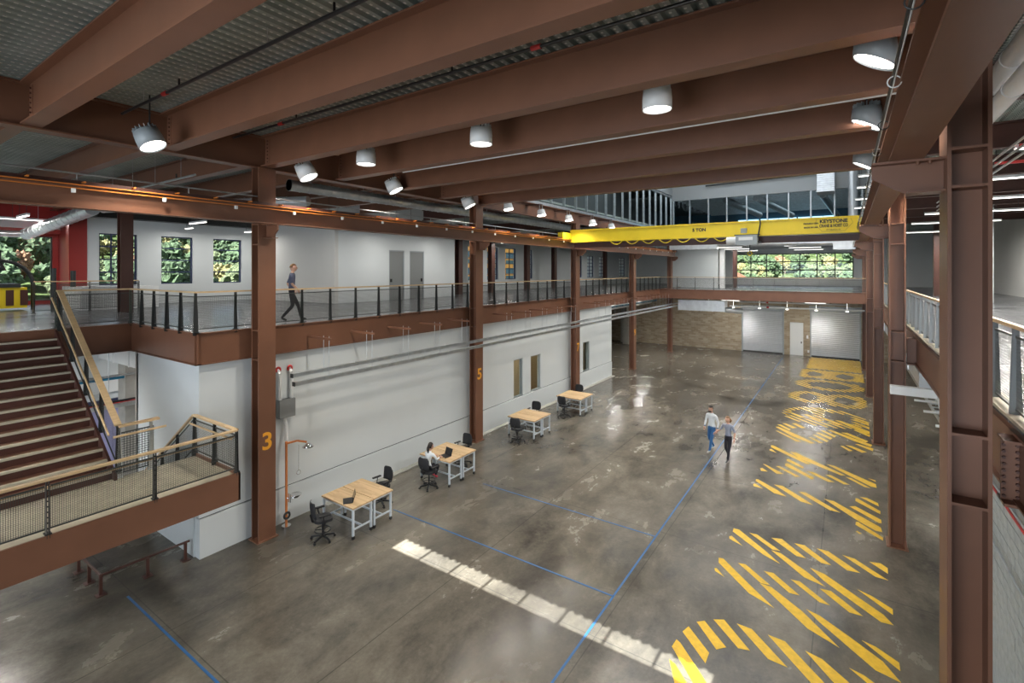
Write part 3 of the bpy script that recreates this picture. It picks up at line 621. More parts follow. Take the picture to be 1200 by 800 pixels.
text_mesh('PITTSBURGH, PA', 0.08, 'crane_lettering', 'black_plastic', cr, (5.45, -0.168, 0.14), (R(90), 0, 0), 0.003, sx=0.8)
text_mesh('PROUDLY USA', 0.08, 'crane_lettering', 'black_plastic', cr, (4.68, -0.168, 0.42), (R(90), 0, 0), 0.003, bold=0.004)
text_mesh('MADE IN USA', 0.08, 'crane_lettering', 'black_plastic', cr, (4.68, -0.168, 0.26), (R(90), 0, 0), 0.003, bold=0.004)
b = MB()
for p, q in (((-0.56, 0.57), (-0.64, 0.40)), ((-0.64, 0.40), (-0.38, 0.08)), ((0.56, 0.57), (0.64, 0.40)), ((0.64, 0.40), (0.38, 0.08)), ((-0.38, 0.08), (0.38, 0.08))):
    b.bar((p[0] + 5.45, -0.168, p[1]), (q[0] + 5.45, -0.168, q[1]), 0.006, 0.03, up=(0, 1, 0))
b.build('emblem_border', 'black_plastic', cr)
h = thing('crane_hoist', 'grey hoist trolley hanging on the yellow crane bridge', 'hoist', (-3.55, 23.2, 8.1))
MB().box(-0.42, 0.42, -0.28, 0.1, 0.0, 0.42).build('motor_box', 'grey_paint', h)
MB().box(-0.3, 0.25, -0.29, -0.28, 0.2, 0.34).build('label_plate', 'white_paint', h)
MB().tube((-0.8, -0.1, 0.2), (-0.42, -0.1, 0.2), 0.17, 14).build('drum', 'white_paint', h)
MB().box(-0.5, 0.5, -0.12, 0.5, 0.10, 0.16).box(-0.5, 0.5, -0.12, 0.02, 0.42, 0.46).build('trolley_frame', 'dark_steel', h)
MB().tube((-0.12, -0.1, 0.52), (-0.12, -0.1, 0.72), 0.13, 12).build('gear_motor', 'grey_paint', h)
MB().path([(0.42, -0.1, 0.3), (0.52, -0.1, 0.9), (0.5, -0.1, 1.1)], 0.03, 6).build('cable_arm', 'dark_steel', h)
MB().tube((0.1, 0, 0), (0.1, 0, -0.28), 0.02, 6).build('hook_cable', 'dark_steel', h)
MB().torus((0.1, 0, -0.36), 0.08, 0.022, 12, 6, axis='Y').build('hook', 'yellow_paint', h)

# ================================================================== LAMPS
def highbay(loc, label, slant=0.0, tilt=(0, 0, 0), body='grey_paint', power=55, r=0.24, top=ZD):
    o = thing('high_bay_lamp', label, 'lamp', loc, 0, 'round high bay lamps under the roof')
    n = 24; b = MB(); ring = [(math.cos(2 * math.pi * i / n), math.sin(2 * math.pi * i / n)) for i in range(n)]
    zb = lambda x: -0.17 - slant * (x / r) * 0.13
    vs = [(x * r * 0.94, y * r * 0.94, 0.16) for x, y in ring] + [(x * r, y * r, 0.02) for x, y in ring] + [(x * r, y * r, zb(x * r)) for x, y in ring]
    vs += [(x * (r - 0.012), y * (r - 0.012), zb(x * r)) for x, y in ring] + [(x * (r - 0.012), y * (r - 0.012), 0.05) for x, y in ring]
    fs = [(k * n + i, k * n + (i + 1) % n, (k + 1) * n + (i + 1) % n, (k + 1) * n + i) for k in range(4) for i in range(n)] + [tuple(range(n))]
    b.add(vs, fs, 0, True); b.build('housing', body, o, None, tilt)
    lb = MB(); v2 = [(x * (r - 0.014), y * (r - 0.014), zb(x * r) + 0.03) for x, y in ring] + [(x * (r - 0.014), y * (r - 0.014), zb(x * r) + 0.05) for x, y in ring]
    lb.add(v2, [tuple(range(n)), tuple(range(2 * n - 1, n - 1, -1))] + [(i, (i + 1) % n, n + (i + 1) % n, n + i) for i in range(n)]); lb.build('lens', 'lamp_glow', o, None, tilt)
    fb = MB()
    for i in range(16):
        a = 2 * math.pi * i / 16; fb.bar((0.1 * math.cos(a), 0.1 * math.sin(a), 0.20), (r * 0.9 * math.cos(a), r * 0.9 * math.sin(a), 0.20), 0.012, 0.09)
    fb.build('cooling_fins', body, o, None, tilt)
    MB().tube((0, 0, 0.2), (0, 0, top - loc[2]), 0.015, 6).build('hanger', 'dark_steel', o)
    l = lamp('SPOT', 'lamp_beam', (0, 0, -0.34), power * 10, (1.0, 0.93, 0.82), spot_size=R(130), spot_blend=0.7, shadow_soft_size=0.15); l.parent = o
    return o
T_ = (R(14), R(-24), 0)
HB = [(-11.5, 4.05, 9.62, 'high bay lamp at the left girder, nearest and lowest in the top left', 0, T_, 'grey_paint'), (-11.9, 7.75, 9.62, 'high bay lamp beside the column numbered 3', 0, T_, 'white_paint'),
      (-10.05, 8.21, 9.85, 'high bay lamp one bay in from the column numbered 3', 0, (0, 0, 0), 'white_paint'), (-12.1, 11.0, 9.72, 'high bay lamp tucked under the left end of the white conduit', 0, T_, 'white_paint'),
      (-6.43, 8.28, 9.85, 'high bay lamp in the middle of the lamp row past the third beam', 0, (0, 0, 0), 'white_paint'), (-2.62, 8.15, 9.85, 'large pale high bay lamp right of the roof centre', 0, (0, 0, 0), 'white_paint'),
      (0.30, 7.97, 9.88, 'largest high bay lamp near the right runway, its mouth cut slanting', 1, (0, 0, 0), 'grey_paint'), (0.30, 11.34, 9.88, 'grey slanted high bay lamp second along the right runway', 1, (0, 0, 0), 'grey_paint'),
      (0.35, 15.2, 9.78, 'high bay lamp third along the right runway, partly hidden', 1, (0, 0, 0), 'grey_paint'), (-12.2, 14.9, 9.65, 'high bay lamp peeking under the last low beam', 0, T_, 'white_paint')]
for (x, y, z, l, sl, tl, bd) in HB: highbay((x, y, z), l, sl, tl, bd, power=22 if tl is T_ else 50)
for k, (y, wd) in enumerate(zip((17.16, 19.9, 22.65, 25.53, 28.2), ORD)):
    o = thing('spot_lamp', '%s tilted spotlight under the stud framing, counting away from the column numbered 5' % wd, 'lamp', (-11.9, y, 9.7), 0, 'tilted spotlights under the stud framing')
    g = MB().tube((0, 0, 0.16), (0.04, 0, -0.10), 0.16, 18, r2=0.22).build('housing', 'white_paint', o)
    MB().tube((0.044, 0, -0.10), (0.047, 0, -0.12), 0.2, 18).build('lens', 'lamp_glow', o)
    for s in (-1, 1): MB().tube((0, s * 0.16, 0.02), (0, s * 0.12, 0.42), 0.014, 6).build('yoke', 'galvanised', o)
    MB().box(-0.81, 0.03, -0.13, 0.13, 0.40, 0.43).build('mounting_arm', 'brown_steel_dark', o)
    l = lamp('SPOT', 'lamp_beam', (0.05, 0, -0.14), 450, (1.0, 0.93, 0.82), (0, R(-12), 0), spot_size=R(120), spot_blend=0.7, shadow_soft_size=0.2); l.parent = o
for k, (x, y) in enumerate(((-9, 31), (-5, 31), (-2, 31), (-9, 38), (-5, 38), (-1.5, 38), (-9, 22), (-3, 20))):
    highbay((x, y, 14.2), 'high bay lamp hung high inside the roof monitor, hidden above the low beams, %s' % ORD[k], power=70, top=16.0)
def strip(x, y, z, L_, rot, label, top, e=15, name='linear_lamp'):
    o = thing(name, label, 'lamp', (x, y, z), rot)
    MB().box(-L_ / 2, L_ / 2, -0.05, 0.05, 0.0, 0.07).build('housing', 'white_paint', o)
    MB().box(-L_ / 2 + 0.02, L_ / 2 - 0.02, -0.045, 0.045, -0.025, 0.0).build('diffuser', 'strip_glow', o)
    for s in (-1, 1): MB().tube((s * L_ * 0.35, 0, 0.07), (s * L_ * 0.35, 0, top - z), 0.008, 5).build('hanger', 'dark_steel', o)
    l = lamp('AREA', 'lamp_glow', (0, 0, -0.04), e * L_ * 3, (1.0, 0.96, 0.9), shape='RECTANGLE', size=L_, size_y=0.1); l.parent = o
    return o
LP = [(-23.8, 4.6, 8.9, 1.3, 'in front of the gable window'), (-27.9, 6.0, 9.1, 2.6, 'beside the red wall'), (-25.6, 10.6, 9.0, 0.7, 'short one between first two hillside windows'), (-22.4, 9.6, 9.0, 1.4, 'left of the column numbered 3'),
      (-25.4, 13.3, 9.0, 0.8, 'over the third hillside window'), (-18.2, 12.6, 9.0, 1.3, 'in front of the beige block wall'), (-17.8, 16.8, 9.0, 1.4, 'left of the grey doors'), (-17.8, 20.8, 9.0, 1.4, 'above the grey doors'),
      (-17.8, 25.2, 9.0, 1.4, 'right behind the column numbered 5'), (-20, 29, 9.0, 1.4, 'first beyond the column numbered 5'), (-17.5, 30.5, 9.0, 1.4, 'second beyond the column numbered 5'), (-17.5, 34.5, 9.0, 1.4, 'third beyond the column numbered 5'),
      (-17.5, 40, 9.0, 1.4, 'fourth beyond the column numbered 5'), (-19, 46, 9.0, 1.4, 'deep in the far left upper floor'), (-15.5, 8.5, 9.2, 1.4, 'hidden above the walking man')]
for (x, y, z, L_, t) in LP: strip(x, y, z, L_, R(0 if L_ < 2 else 90), 'linear ceiling lamp of the left upper floor, ' + t, 10.5)
for k, y in enumerate((45.0, 49.0, 54.0)):
    for q, x in enumerate((-8.5, -3.0)): strip(x, y, 9.0, 2.4, 0, 'linear lamp over the far end upper floor, %s row %s' % (ORD[k], ('left', 'right')[q]), 9.4)
for k, y in enumerate((9.0, 13.0, 17.0, 21.5, 26.0, 31.0, 38.0)): strip(4.2, y, 9.3, 3.2, 0, '%s linear lamp over the right upper floor, counting away' % ORD[k], 10.5, 34)
for k, y in enumerate((26.8, 30.5, 35.4, 40.3)): strip(0.85, y, 11.2, 0.9, 0, '%s short strip lamp high on the right side of the roof monitor' % ORD[k], 13, 14)
for k, (x, y) in enumerate(((-15, 36), (-15, 42), (-18, 3), (-18.5, 9.0), (4.5, 12), (4.5, 20), (4.5, 30), (-15, 1), (-8, 44), (-2, 44))):
    strip(x, y, 4.55, 1.4, 0, 'linear lamp under the upper floor, ' + ('left far bay nearer', 'left far bay farther', 'behind the stair', 'in the room behind the stair', 'right side nearest', 'right side middle', 'right side farthest', 'under the stair side', 'far end left', 'far end right')[k], 5.2, 26)

# pipes and conduits
def hung_pipe(x0, x1, y, z, r, m, label, name='sprinkler_pipe', hang=6, reds=2, top=ZD):
    o = thing(name, label, 'pipe', ((x0 + x1) / 2, y, z)); L_ = x1 - x0
    MB().tube((-L_ / 2, 0, 0), (L_ / 2, 0, 0), r, 8).build('pipe', m, o)
    for i in range(hang):
        x = -L_ / 2 + L_ * (i + 0.5) / hang; MB().tube((x, 0, 0), (x, 0, top - z), 0.006, 5).build('hanger_rod', 'galvanised', o)
    for i in range(reds):
        x = -L_ / 2 + L_ * (i + 0.3) / reds; MB().tube((x, 0, 0), (x + 0.16, 0, 0), r + 0.012, 8).build('pipe_marker', 'red_plastic', o)
    for i in range(3):
        x = -L_ / 2 + L_ * (i + 0.6) / 3; MB().tube((x, 0, 0), (x, 0, 0.14), 0.018, 6).build('sprinkler_head', 'black_plastic', o)
    return o
for k, y in enumerate(by[6:12]):
    hung_pipe(-12.4, 0.8, y + 1.35, 10.25, 0.028, 'black_pipe', 'black sprinkler pipe in the %s roof bay counting from the nearest' % ORD[k])
hung_pipe(-10.2, 0.75, 9.6, 9.74, 0.022, 'white_paint', 'white conduit hung across the hall below the beams', 'hung_conduit', 8, 0)
o = hung_pipe(-13.5, -12, 1.2, 10.0, 0.03, 'galvanised', 'short galvanised pipe in the top left corner', 'hung_conduit', 1, 1)
hung_pipe(-21, -13.2, 5.6, 9.35, 0.03, 'galvanised', 'galvanised pipe crossing above the left upper floor', 'hung_conduit', 5, 0)
def spiral_duct(p, q, r, label, m='galvanised', rings=0.35, name='spiral_duct'):
    p = Vector(p); q = Vector(q); mid = (p + q) / 2; o = thing(name, label, 'duct', mid)
    MB().tube(p - mid, q - mid, r, 18).build('duct_body', m, o); L_ = (q - p).length; d = (q - p) / L_; b = MB()
    for i in range(int(L_ / rings)): c = p - mid + d * (i * rings); b.tube(c, c + d * 0.03, r + 0.012, 18)
    tag(b.build('seams', m, o), kind='stuff')
    for t_ in (0.2, 0.8):
        c = p - mid + d * (L_ * t_); zc = mid.z + c.z
        if mid.x > -12.5 and 16.3 < mid.y and zc > 8: MB().tube(c, c + Vector((0, 43.45 - mid.y - c.y, 0.12)), 0.015, 6).build('wall_bracket', 'galvanised', o)
        else: MB().tube(c, (c.x, c.y, c.z + ((10.52 if zc > 5.5 else 5.25) - zc)), 0.008, 5).build('hanger_rod', 'galvanised', o)
    return o
spiral_duct((-14.1, 8.6, 9.62), (-14.1, 30, 9.62), 0.17, 'long spiral duct hung behind the left runway')
for i in range(9): tag(MB().tube((-14.1, 9 + i * 2.4, 9.8), (-14.1, 9 + i * 2.4, 10.5), 0.01, 5).build('duct_hanger', 'galvanised'), '%s thin rod holding the long spiral duct' % ORD[i], 'rod')
o = spiral_duct((-30.2, -4, 8.62), (-30.2, 5.9, 8.62), 0.14, 'large bright duct running in front of the gable window', 'duct_metal', 0.6, 'round_duct')
o = spiral_duct((-29.9, 5.9, 8.62), (-23.2, 6.35, 9.3), 0.24, 'bright duct elbow rising past the red wall', 'duct_metal', 0.5, 'round_duct')
spiral_duct((-23.0, 6.6, 9.35), (-16, 10.5, 9.5), 0.18, 'duct continuing right above the hillside windows', 'duct_metal', 0.8, 'round_duct')
spiral_duct((2.0, 4.0, 10.1), (2.0, 14, 10.1), 0.15, 'upper pale pipe high at the right edge', 'white_paint', 2.0, 'insulated_pipe')
spiral_duct((2.0, 4.0, 9.65), (2.0, 14, 9.65), 0.13, 'lower pale pipe high at the right edge', 'white_paint', 2.0, 'insulated_pipe')
for k in range(3): tag(MB().tube((2.3, 5, 9.1 - k * 0.12), (2.3, 20, 9.1 - k * 0.12), 0.02, 6).build('small_pipe', 'galvanised'), '%s thin pipe below the pale pipes at the right edge' % ('top', 'middle', 'bottom')[k], 'pipe')
for k in range(4): tag(MB().tube((2.3, 8 + k * 1.6, 9.02), (3.2, 8 + k * 1.6, 9.02), 0.03, 6).build('pipe_branch', 'red_plastic'), '%s red sprinkler branch at the right edge' % ORD[k], 'pipe')
def rect_duct(x0, x1, y0, y1, z0, z1, label, seam='x', n=5, m='duct_metal', name='rectangular_duct'):
    cx, cy = (x0 + x1) / 2, (y0 + y1) / 2; o = thing(name, label, 'duct', (cx, cy, z0)); a, c, h = (x1 - x0) / 2, (y1 - y0) / 2, z1 - z0
    MB().box(-a, a, -c, c, 0, h).build('duct_body', m, o)
    for i in range(n + 1):
        if seam == 'x': x = -a + 2 * a * i / n; MB().box(x - 0.02, x + 0.02, -c - 0.02, c + 0.02, -0.02, h + 0.02).build('flange', m, o)
        else: y = -c + 2 * c * i / n; MB().box(-a - 0.02, a + 0.02, y - 0.02, y + 0.02, -0.02, h + 0.02).build('flange', m, o)
    return o
rect_duct(-12.3, -8.6, 41.6, 42.3, 8.75, 9.6, 'long silver duct under the crane, left part', n=5)
spiral_duct((-8.6, 41.9, 9.2), (0.2, 41.9, 9.0), 0.24, 'round silver duct under the crane, right part', 'duct_metal', 1.4, 'round_duct')
rect_duct(-0.8, 0.9, 41.5, 42.4, 8.5, 9.2, 'silver duct transition beside the right columns', n=2)
tag(MB().tube((-4.0, 41.2, 9.55), (0.8, 41.2, 9.6), 0.09, 8).tube((-3, 41.2, 9.55), (-3, 43.45, 9.6), 0.015, 5).tube((0, 41.2, 9.58), (0, 43.45, 9.6), 0.015, 5).build('white_pipe', 'white_paint'), 'thin white pipe above the silver duct under the crane', 'pipe')
rect_duct(-11.6, -8.0, 41.6, 42.6, 3.75, 4.6, 'big silver duct under the far balcony', n=4)
spiral_duct((-8.0, 42, 3.9), (-6.8, 42.3, 3.8), 0.22, 'short round duct end beside the big silver duct', 'duct_metal', 0.4, 'round_duct')
hung_pipe(-7.6, 1.0, 41.5, 4.25, 0.06, 'white_paint', 'white sprinkler pipe under the far balcony', 'sprinkler_pipe', 5, 1, 5.22)
hung_pipe(-7.4, 0.0, 42.5, 4.55, 0.05, 'white_paint', 'second white pipe behind the one under the far balcony', 'sprinkler_pipe', 5, 1, 5.2)
for k in range(6): tag(MB().tube((-9.5 + k * 1.9, 43, 4.1), (-9.5 + k * 1.9, 43, 5.2), 0.01, 5).lathe([(0.0, 0.08), (0.07, 0.05), (0.10, -0.04), (0.0, -0.03)], (-9.5 + k * 1.9, 43, 4.05), 14).build('downlight', 'strip_glow'), '%s small downlight below the far balcony from the left' % ORD[k], 'lamp')
for k, (y0, y1, x, z) in enumerate(((31, 46, -15.5, 4.2), (31, 46, -17.3, 3.9), (31, 44, -14.2, 4.35))):
    spiral_duct((x, y0, z), (x, y1, z), (0.3, 0.2, 0.06)[k], '%s duct in the open bay beyond the white wall' % ('widest', 'middle', 'thinnest')[k], 'duct_metal' if k < 2 else 'blue_pipe', 1.2, 'round_duct')
for k, y in enumerate((32, 35, 38, 41)): tag(ibeam(MB(), (-4.4, 0, 0), (4.4, 0, 0), 0.5, 0.2).build('floor_beam', 'brown_steel_dark', None, (-17.4, y, 4.92)), '%s dark floor beam beyond the white wall' % ORD[k], 'beam')
# stair-room services
rect_duct(-20.9, -17, 5.9, 6.5, 4.05, 4.55, 'white duct under the upper floor beside the stair', n=3, m='white_paint')
tag(box('return_grille', 'black_plastic', -18.2, -16.9, 6.0, 7.5, 4.62, 4.8), 'dark grille below the edge beam beside the stair', 'grille')
tag(MB().tube((-19.5, -2, 3.55), (-19.5, 12, 3.55), 0.05, 8).build('blue_pipe', 'blue_pipe'), 'blue pipe crossing behind the stair', 'pipe')
tag(MB().tube((-19.3, -2, 3.65), (-19.3, 12, 3.65), 0.04, 8).build('grey_pipe', 'galvanised'), 'grey pipe beside the blue pipe behind the stair', 'pipe')
o = thing('cable_tray', 'ladder cable tray behind the stair', 'cable tray', (-19.0, 5, 2.75))
for s in (-1, 1): MB().box(s * 0.25 - 0.02, s * 0.25 + 0.02, -7, 7, 0, 0.1).build('side_rail', 'galvanised', o)
for i in range(40): MB().box(-0.25, 0.25, -6.9 + i * 0.35, -6.84 + i * 0.35, 0.02, 0.05).build('rung', 'galvanised', o)
MB().tube((0.1, -7, 0.12), (0.1, 7, 0.12), 0.015, 6).build('red_cable', 'red_plastic', o); MB().tube((-0.1, -7, 0.12), (-0.1, 7, 0.12), 0.04, 6).build('black_cable', 'black_pipe', o)
for k, (x, y) in enumerate(((-19.0, 5.6), (-19.0, 4.2))): tag(MB().tube((x, y, 2.8), (x, y, 5.2), 0.012, 6).build('tray_rod', 'galvanised'), '%s rod holding the cable tray' % ('right', 'left')[k], 'rod')
tag(box('lit_transom', 'white_paint', -20.95, -20.85, 4.9, 6.6, 2.85, 3.35), 'bright transom strip above the lilac door', 'transom')

# paired linear tracks hung on outriggers along the white wall
for j, (x, z, y0) in enumerate(((-12.15, 4.22, 7.5), (-11.9, 4.05, 7.4))):
    o = thing('hung_track', ('upper' if j == 0 else 'lower') + ' of the two long pale tracks hung along the white wall', 'track', (x, y0, z))
    MB().box(-0.05, 0.05, 0, 36, -0.05, 0.05).build('track_body', 'galvanised', o)
    MB().box(-0.055, 0.055, -0.02, 0.0, -0.055, 0.055).build('end_cap', 'dark_steel', o)
    for i in range(9): MB().tube((0, 2 + i * 4, 0.05), (0, 2 + i * 4, 0.09), 0.02, 6).build('clip', 'white_paint', o)
for i in range(24):
    y = 8.45 + i * 1.5
    if min(abs(y - c_) for c_ in YS) < 0.3: continue
    o = thing('track_bracket', '%s outrigger bracket of the hung tracks, counting from the column numbered 3' % (ORD[i] if i < 20 else ('twenty-first', 'twenty-second', 'twenty-third', 'twenty-fourth')[i - 20]), 'bracket', (-12.9, y, 5.1), 0, 'outrigger brackets of the hung tracks')
    MB().box(0, 1.12, -0.02, 0.02, -0.03, 0.03).build('arm', 'brown_steel', o)
    MB().tube((0.75, 0, -0.84), (0.75, 0, 0.08), 0.008, 5).build('rod', 'galvanised', o); MB().tube((1.0, 0, -1.0), (1.0, 0, 0.08), 0.008, 5).build('rod', 'galvanised', o)

# right side services under the upper floor
rect_duct(1.7, 2.3, 18, 34, 3.7, 4.1, 'silver duct run under the right upper floor', 'y', 5)
spiral_duct((1.75, 13.2, 4.25), (2.0, 17.0, 4.2), 0.2, 'round white duct drum between the right columns', 'white_paint', 1.5, 'round_duct')
tag(box('white_beam_tray', 'white_paint', 0.8, 1.9, 13.9, 14.1, 4.24, 4.42), 'white tray sticking out past the second right column', 'tray')
o = thing('cable_tray', 'long steel tray receding under the right upper floor', 'cable tray', (2.4, 22, 2.6))
for s in (-1, 1): MB().box(s * 0.18 - 0.02, s * 0.18 + 0.02, -7, 9, 0, 0.1).build('side_rail', 'galvanised', o)
for i in range(30): MB().box(-0.18, 0.18, -6.9 + i * 0.5, -6.84 + i * 0.5, 0.02, 0.05).build('rung', 'galvanised', o)
for i in range(6): MB().tube((0, -6.5 + i * 2.8, 0), (0, -6.5 + i * 2.8, 2.62), 0.01, 5).build('hanger_rod', 'galvanised', o)
for k in range(4): tag(MB().tube((1.7, 15 + k * 2.2, 3.4 - k * 0.18), (3.4, 15 + k * 2.2, 3.4 - k * 0.18), 0.035, 6).build('white_pipe', 'white_paint'), '%s short white cross pipe under the right upper floor' % ORD[k], 'pipe')

# ================================================================== CONCRETE BLOCK WALL at right
cw = thing('block_wall', 'grey concrete block wall under the right upper floor', 'wall', (2.05, 8.4, 0)); cw['kind'] = 'structure'
MB().box(0.004, 0.18, -4.4, 4.0, 0, 3.95).build('mortar_core', 'mortar', cw)
bme = None; low = MB()
for r_ in range(20):
    for c_ in range(21):
        y = -4.4 + c_ * 0.4 + (0.2 if r_ % 2 else 0)
        if y + 0.39 > 4.05: continue
        if r_ < 7 or y < -4.4 + 0.0: low.box(0, 0.2, y, y + 0.39, r_ * 0.198, r_ * 0.198 + 0.188); continue
        if bme is None: bme = MB().box(0, 0.2, 0, 0.385, 0, 0.184).build('block', 'block_grey', cw, (0, y, r_ * 0.198)).data
        else: link('block', bme, cw, (random.uniform(-0.002, 0.002), y, r_ * 0.198))
tag(low.build('lower_block_courses', 'block_grey', cw), kind='stuff')
tag(box('block_wall_cap', 'dark_steel', 2.03, 2.3, 4.0, 12.4, 3.955, 4.0), 'dark cap on top of the concrete block wall', 'cap')
for k, (z, m) in enumerate(((3.45, 'red_plastic'), (3.52, 'galvanised'), (2.55, 'galvanised'))):
    tag(MB().tube((1.98, 4, z), (1.98, 12.4, z), 0.02, 6).build('wall_conduit', m), ('red conduit along the block wall', 'steel conduit just above the red one on the block wall', 'steel conduit low on the block wall')[k], 'conduit')

# ================================================================== RAILINGS
panel_cache = {}
def mesh_panel(L_, h, pitch=0.05, w_=0.006, slope=0.0):
    key = (round(L_, 2), h, pitch, round(slope, 3))
    if key not in panel_cache:
        b = MB(); n = max(2, int(L_ / pitch)); m = int(h / pitch); t = 0.012
        sh = lambda x: x * slope
        for i in range(n + 1):
            x = L_ * i / n; b.add([(x - w_, 0, sh(x)), (x + w_, 0, sh(x)), (x + w_, 0, sh(x) + h), (x - w_, 0, sh(x) + h)], [(0, 1, 2, 3)])
        for j in range(m + 1):
            z = h * j / m; b.add([(0, 0.004, z - w_), (L_, 0.004, sh(L_) + z - w_), (L_, 0.004, sh(L_) + z + w_), (0, 0.004, z + w_)], [(0, 1, 2, 3)])
        for z in (0, h): b.bar((0, 0, z), (L_, 0, sh(L_) + z), 0.02, 0.025)
        ob = b.build('mesh_infill', 'mesh_wire'); panel_cache[key] = ob.data; bpy.data.objects.remove(ob)
    return panel_cache[key]
post_cache = {}
def post_mesh(h, m):
    if (h, m) not in post_cache:
        b = MB(); b.box(-0.045, 0.045, -0.06, 0.06, 0, 0.02)
        for s in (-1, 1):
            x0, x1 = s * 0.014, s * 0.022
            b.add([(x0, -0.055, -0.06), (x1, -0.055, -0.06), (x1, 0.055, -0.06), (x0, 0.055, -0.06), (x0, -0.025, h - 0.02), (x1, -0.025, h - 0.02), (x1, 0.025, h - 0.02), (x0, 0.025, h - 0.02)], [(3, 2, 1, 0), (4, 5, 6, 7), (0, 1, 5, 4), (1, 2, 6, 5), (2, 3, 7, 6), (3, 0, 4, 7)])
        for i in range(10): b.box(-0.014, 0.014, -0.012, 0.012, 0.08 + i * 0.09, 0.10 + i * 0.09)
        ob = b.build('post', m); post_cache[(h, m)] = ob.data; bpy.data.objects.remove(ob)
    return post_cache[(h, m)]
def railing(label, runs, h=0.98, post='dark_steel', rail='wood', pitch=0.032, rw=0.06, second=None, first_post=True):
    """runs: list of (p, q, bays); level or sloping; rail parts belong to one thing"""
    p0 = Vector(runs[0][0]); o = thing('railing', label, 'railing', p0)
    for ri, (p, q, nb) in enumerate(runs):
        p = Vector(p) - p0; q = Vector(q) - p0; d = q - p; L_ = math.hypot(d.x, d.y); a = math.atan2(d.y, d.x); sl = d.z / L_
        up = Vector((0, 0, h))
        MB().bar(p + up, q + up, rw, 0.04).build('handrail', rail, o)
        if second:
            nrm = Vector((-d.y, d.x, 0)).normalized() * second; MB().tube(p + nrm + up * 0.82, q + nrm + up * 0.82, 0.022, 8).build('grab_rail', rail, o)
        me = mesh_panel(L_ / nb - 0.07, h - 0.2, pitch, 0.0030, sl)
        for i in range(nb):
            c = p + d * (i / nb); u = Vector((d.x, d.y, 0)) / L_ * 0.035
            link('mesh_infill', me, o, c + u + Vector((0, 0, 0.09 + sl * 0.035)), (0, 0, a))
        for i in range(nb + 1):
            if i == 0 and (ri > 0 or not first_post): continue
            link('post', post_mesh(h, post), o, p + d * (i / nb), (0, 0, a))
    return o
ZF = 5.50
railing('long upper railing with pale wooden handrail above the white wall', [((-16.95, 3.9, ZF), (-16.95, 5.5, ZF), 1), ((-16.95, 5.5, ZF), (-12.94, 5.5, ZF), 5), ((-12.94, 5.5, ZF), (-12.94, 40.9, ZF), 38)])
railing('railing along the far balcony', [((-12.9, 40.94, ZF), (1.2, 40.94, ZF), 10)])
railing('railing of the right upper floor beyond the near right column', [((1.5, 2.0, 5.42), (1.5, 40.0, 5.42), 42)], post='zinc_dark', h=0.98)
struct(box('trim_7', 'tan_floor', 1.42, 1.64, 0.5, 40.8, 5.42, 5.455))
railing('railing around the opening in front of the white counter', [((-24.6, 4.6, 5.45), (-24.6, 7.6, 5.45), 2), ((-24.6, 7.6, 5.45), (-20.0, 7.6, 5.45), 1)] if False else [((-24.4, 5.0, 5.45), (-24.4, 8.2, 5.45), 2)], h=1.15)
tag(box('counter', 'white_paint', -27.0, -24.6, 6.4, 9.0, 5.45, 6.35), 'white low wall below the red corner', 'low wall')

# ================================================================== STAIR
ZL = 2.58; NR = 16; RX = (ZF - 0.05 - ZL) / NR; TX0 = -16.95; TX1 = -12.9; TR = (TX1 - TX0) / (NR - 1)
YA, YB = 1.55, 3.85
st = thing('staircase', 'brown steel staircase with tan treads descending from the upper floor', 'staircase', (TX0, (YA + YB) / 2, ZL))
hw = (YB - YA) / 2
for i in range(NR):
    z = (NR - i) * RX - RX; x = i * TR
    if i < NR - 1:
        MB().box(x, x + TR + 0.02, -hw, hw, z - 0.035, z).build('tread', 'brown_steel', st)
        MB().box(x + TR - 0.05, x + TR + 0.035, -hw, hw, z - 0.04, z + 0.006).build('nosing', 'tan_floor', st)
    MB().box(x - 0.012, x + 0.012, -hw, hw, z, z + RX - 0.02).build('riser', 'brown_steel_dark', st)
run = TX1 - TX0; drop = -(NR - 1) * RX
for s in (-1, 1):
    y = s * (hw + 0.03); b = MB()
    b.add([(-0.2, y - 0.025, (NR) * RX), (-0.2, y - 0.025, NR * RX - 0.35), (run, y - 0.025, -0.22), (run + 0.15, y - 0.025, -0.22), (run + 0.15, y - 0.025, 0.10), (0.1, y - 0.025, (NR) * RX + 0.02),
           (-0.2, y + 0.025, (NR) * RX), (-0.2, y + 0.025, NR * RX - 0.35), (run, y + 0.025, -0.22), (run + 0.15, y + 0.025, -0.22), (run + 0.15, y + 0.025, 0.10), (0.1, y + 0.025, (NR) * RX + 0.02)],
          [(0, 1, 2, 3, 4, 5), (11, 10, 9, 8, 7, 6)] + [(i, (i + 1) % 6, (i + 1) % 6 + 6, i + 6) for i in range(6)])
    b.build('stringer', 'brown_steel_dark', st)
railing('sloping railing down the right side of the staircase', [((TX0 + 0.1, YB + 0.1, ZF), (TX1 + 0.05, YB + 0.1, ZL + 0.15), 4)], rw=0.12, second=-0.16)
o = thing('railing', 'short wooden return rail at the foot of the staircase', 'railing', (TX1 + 0.05, YB + 0.1, ZL))
MB().bar((0, 0, 1.1), (0, 0.75, 1.1), 0.12, 0.045).build('handrail', 'wood', o); MB().tube((0.12, -0.12, 0.92), (0.12, 0.85, 0.92), 0.025, 8).build('grab_rail', 'wood', o)
for y in (0.02, 0.6): link('post', post_mesh(1.08, 'galvanised'), o, (0, y, 0))
link('mesh_infill', mesh_panel(0.6, 0.85, 0.05), o, (0, 0.05, 0.1), (0, 0, R(90)))
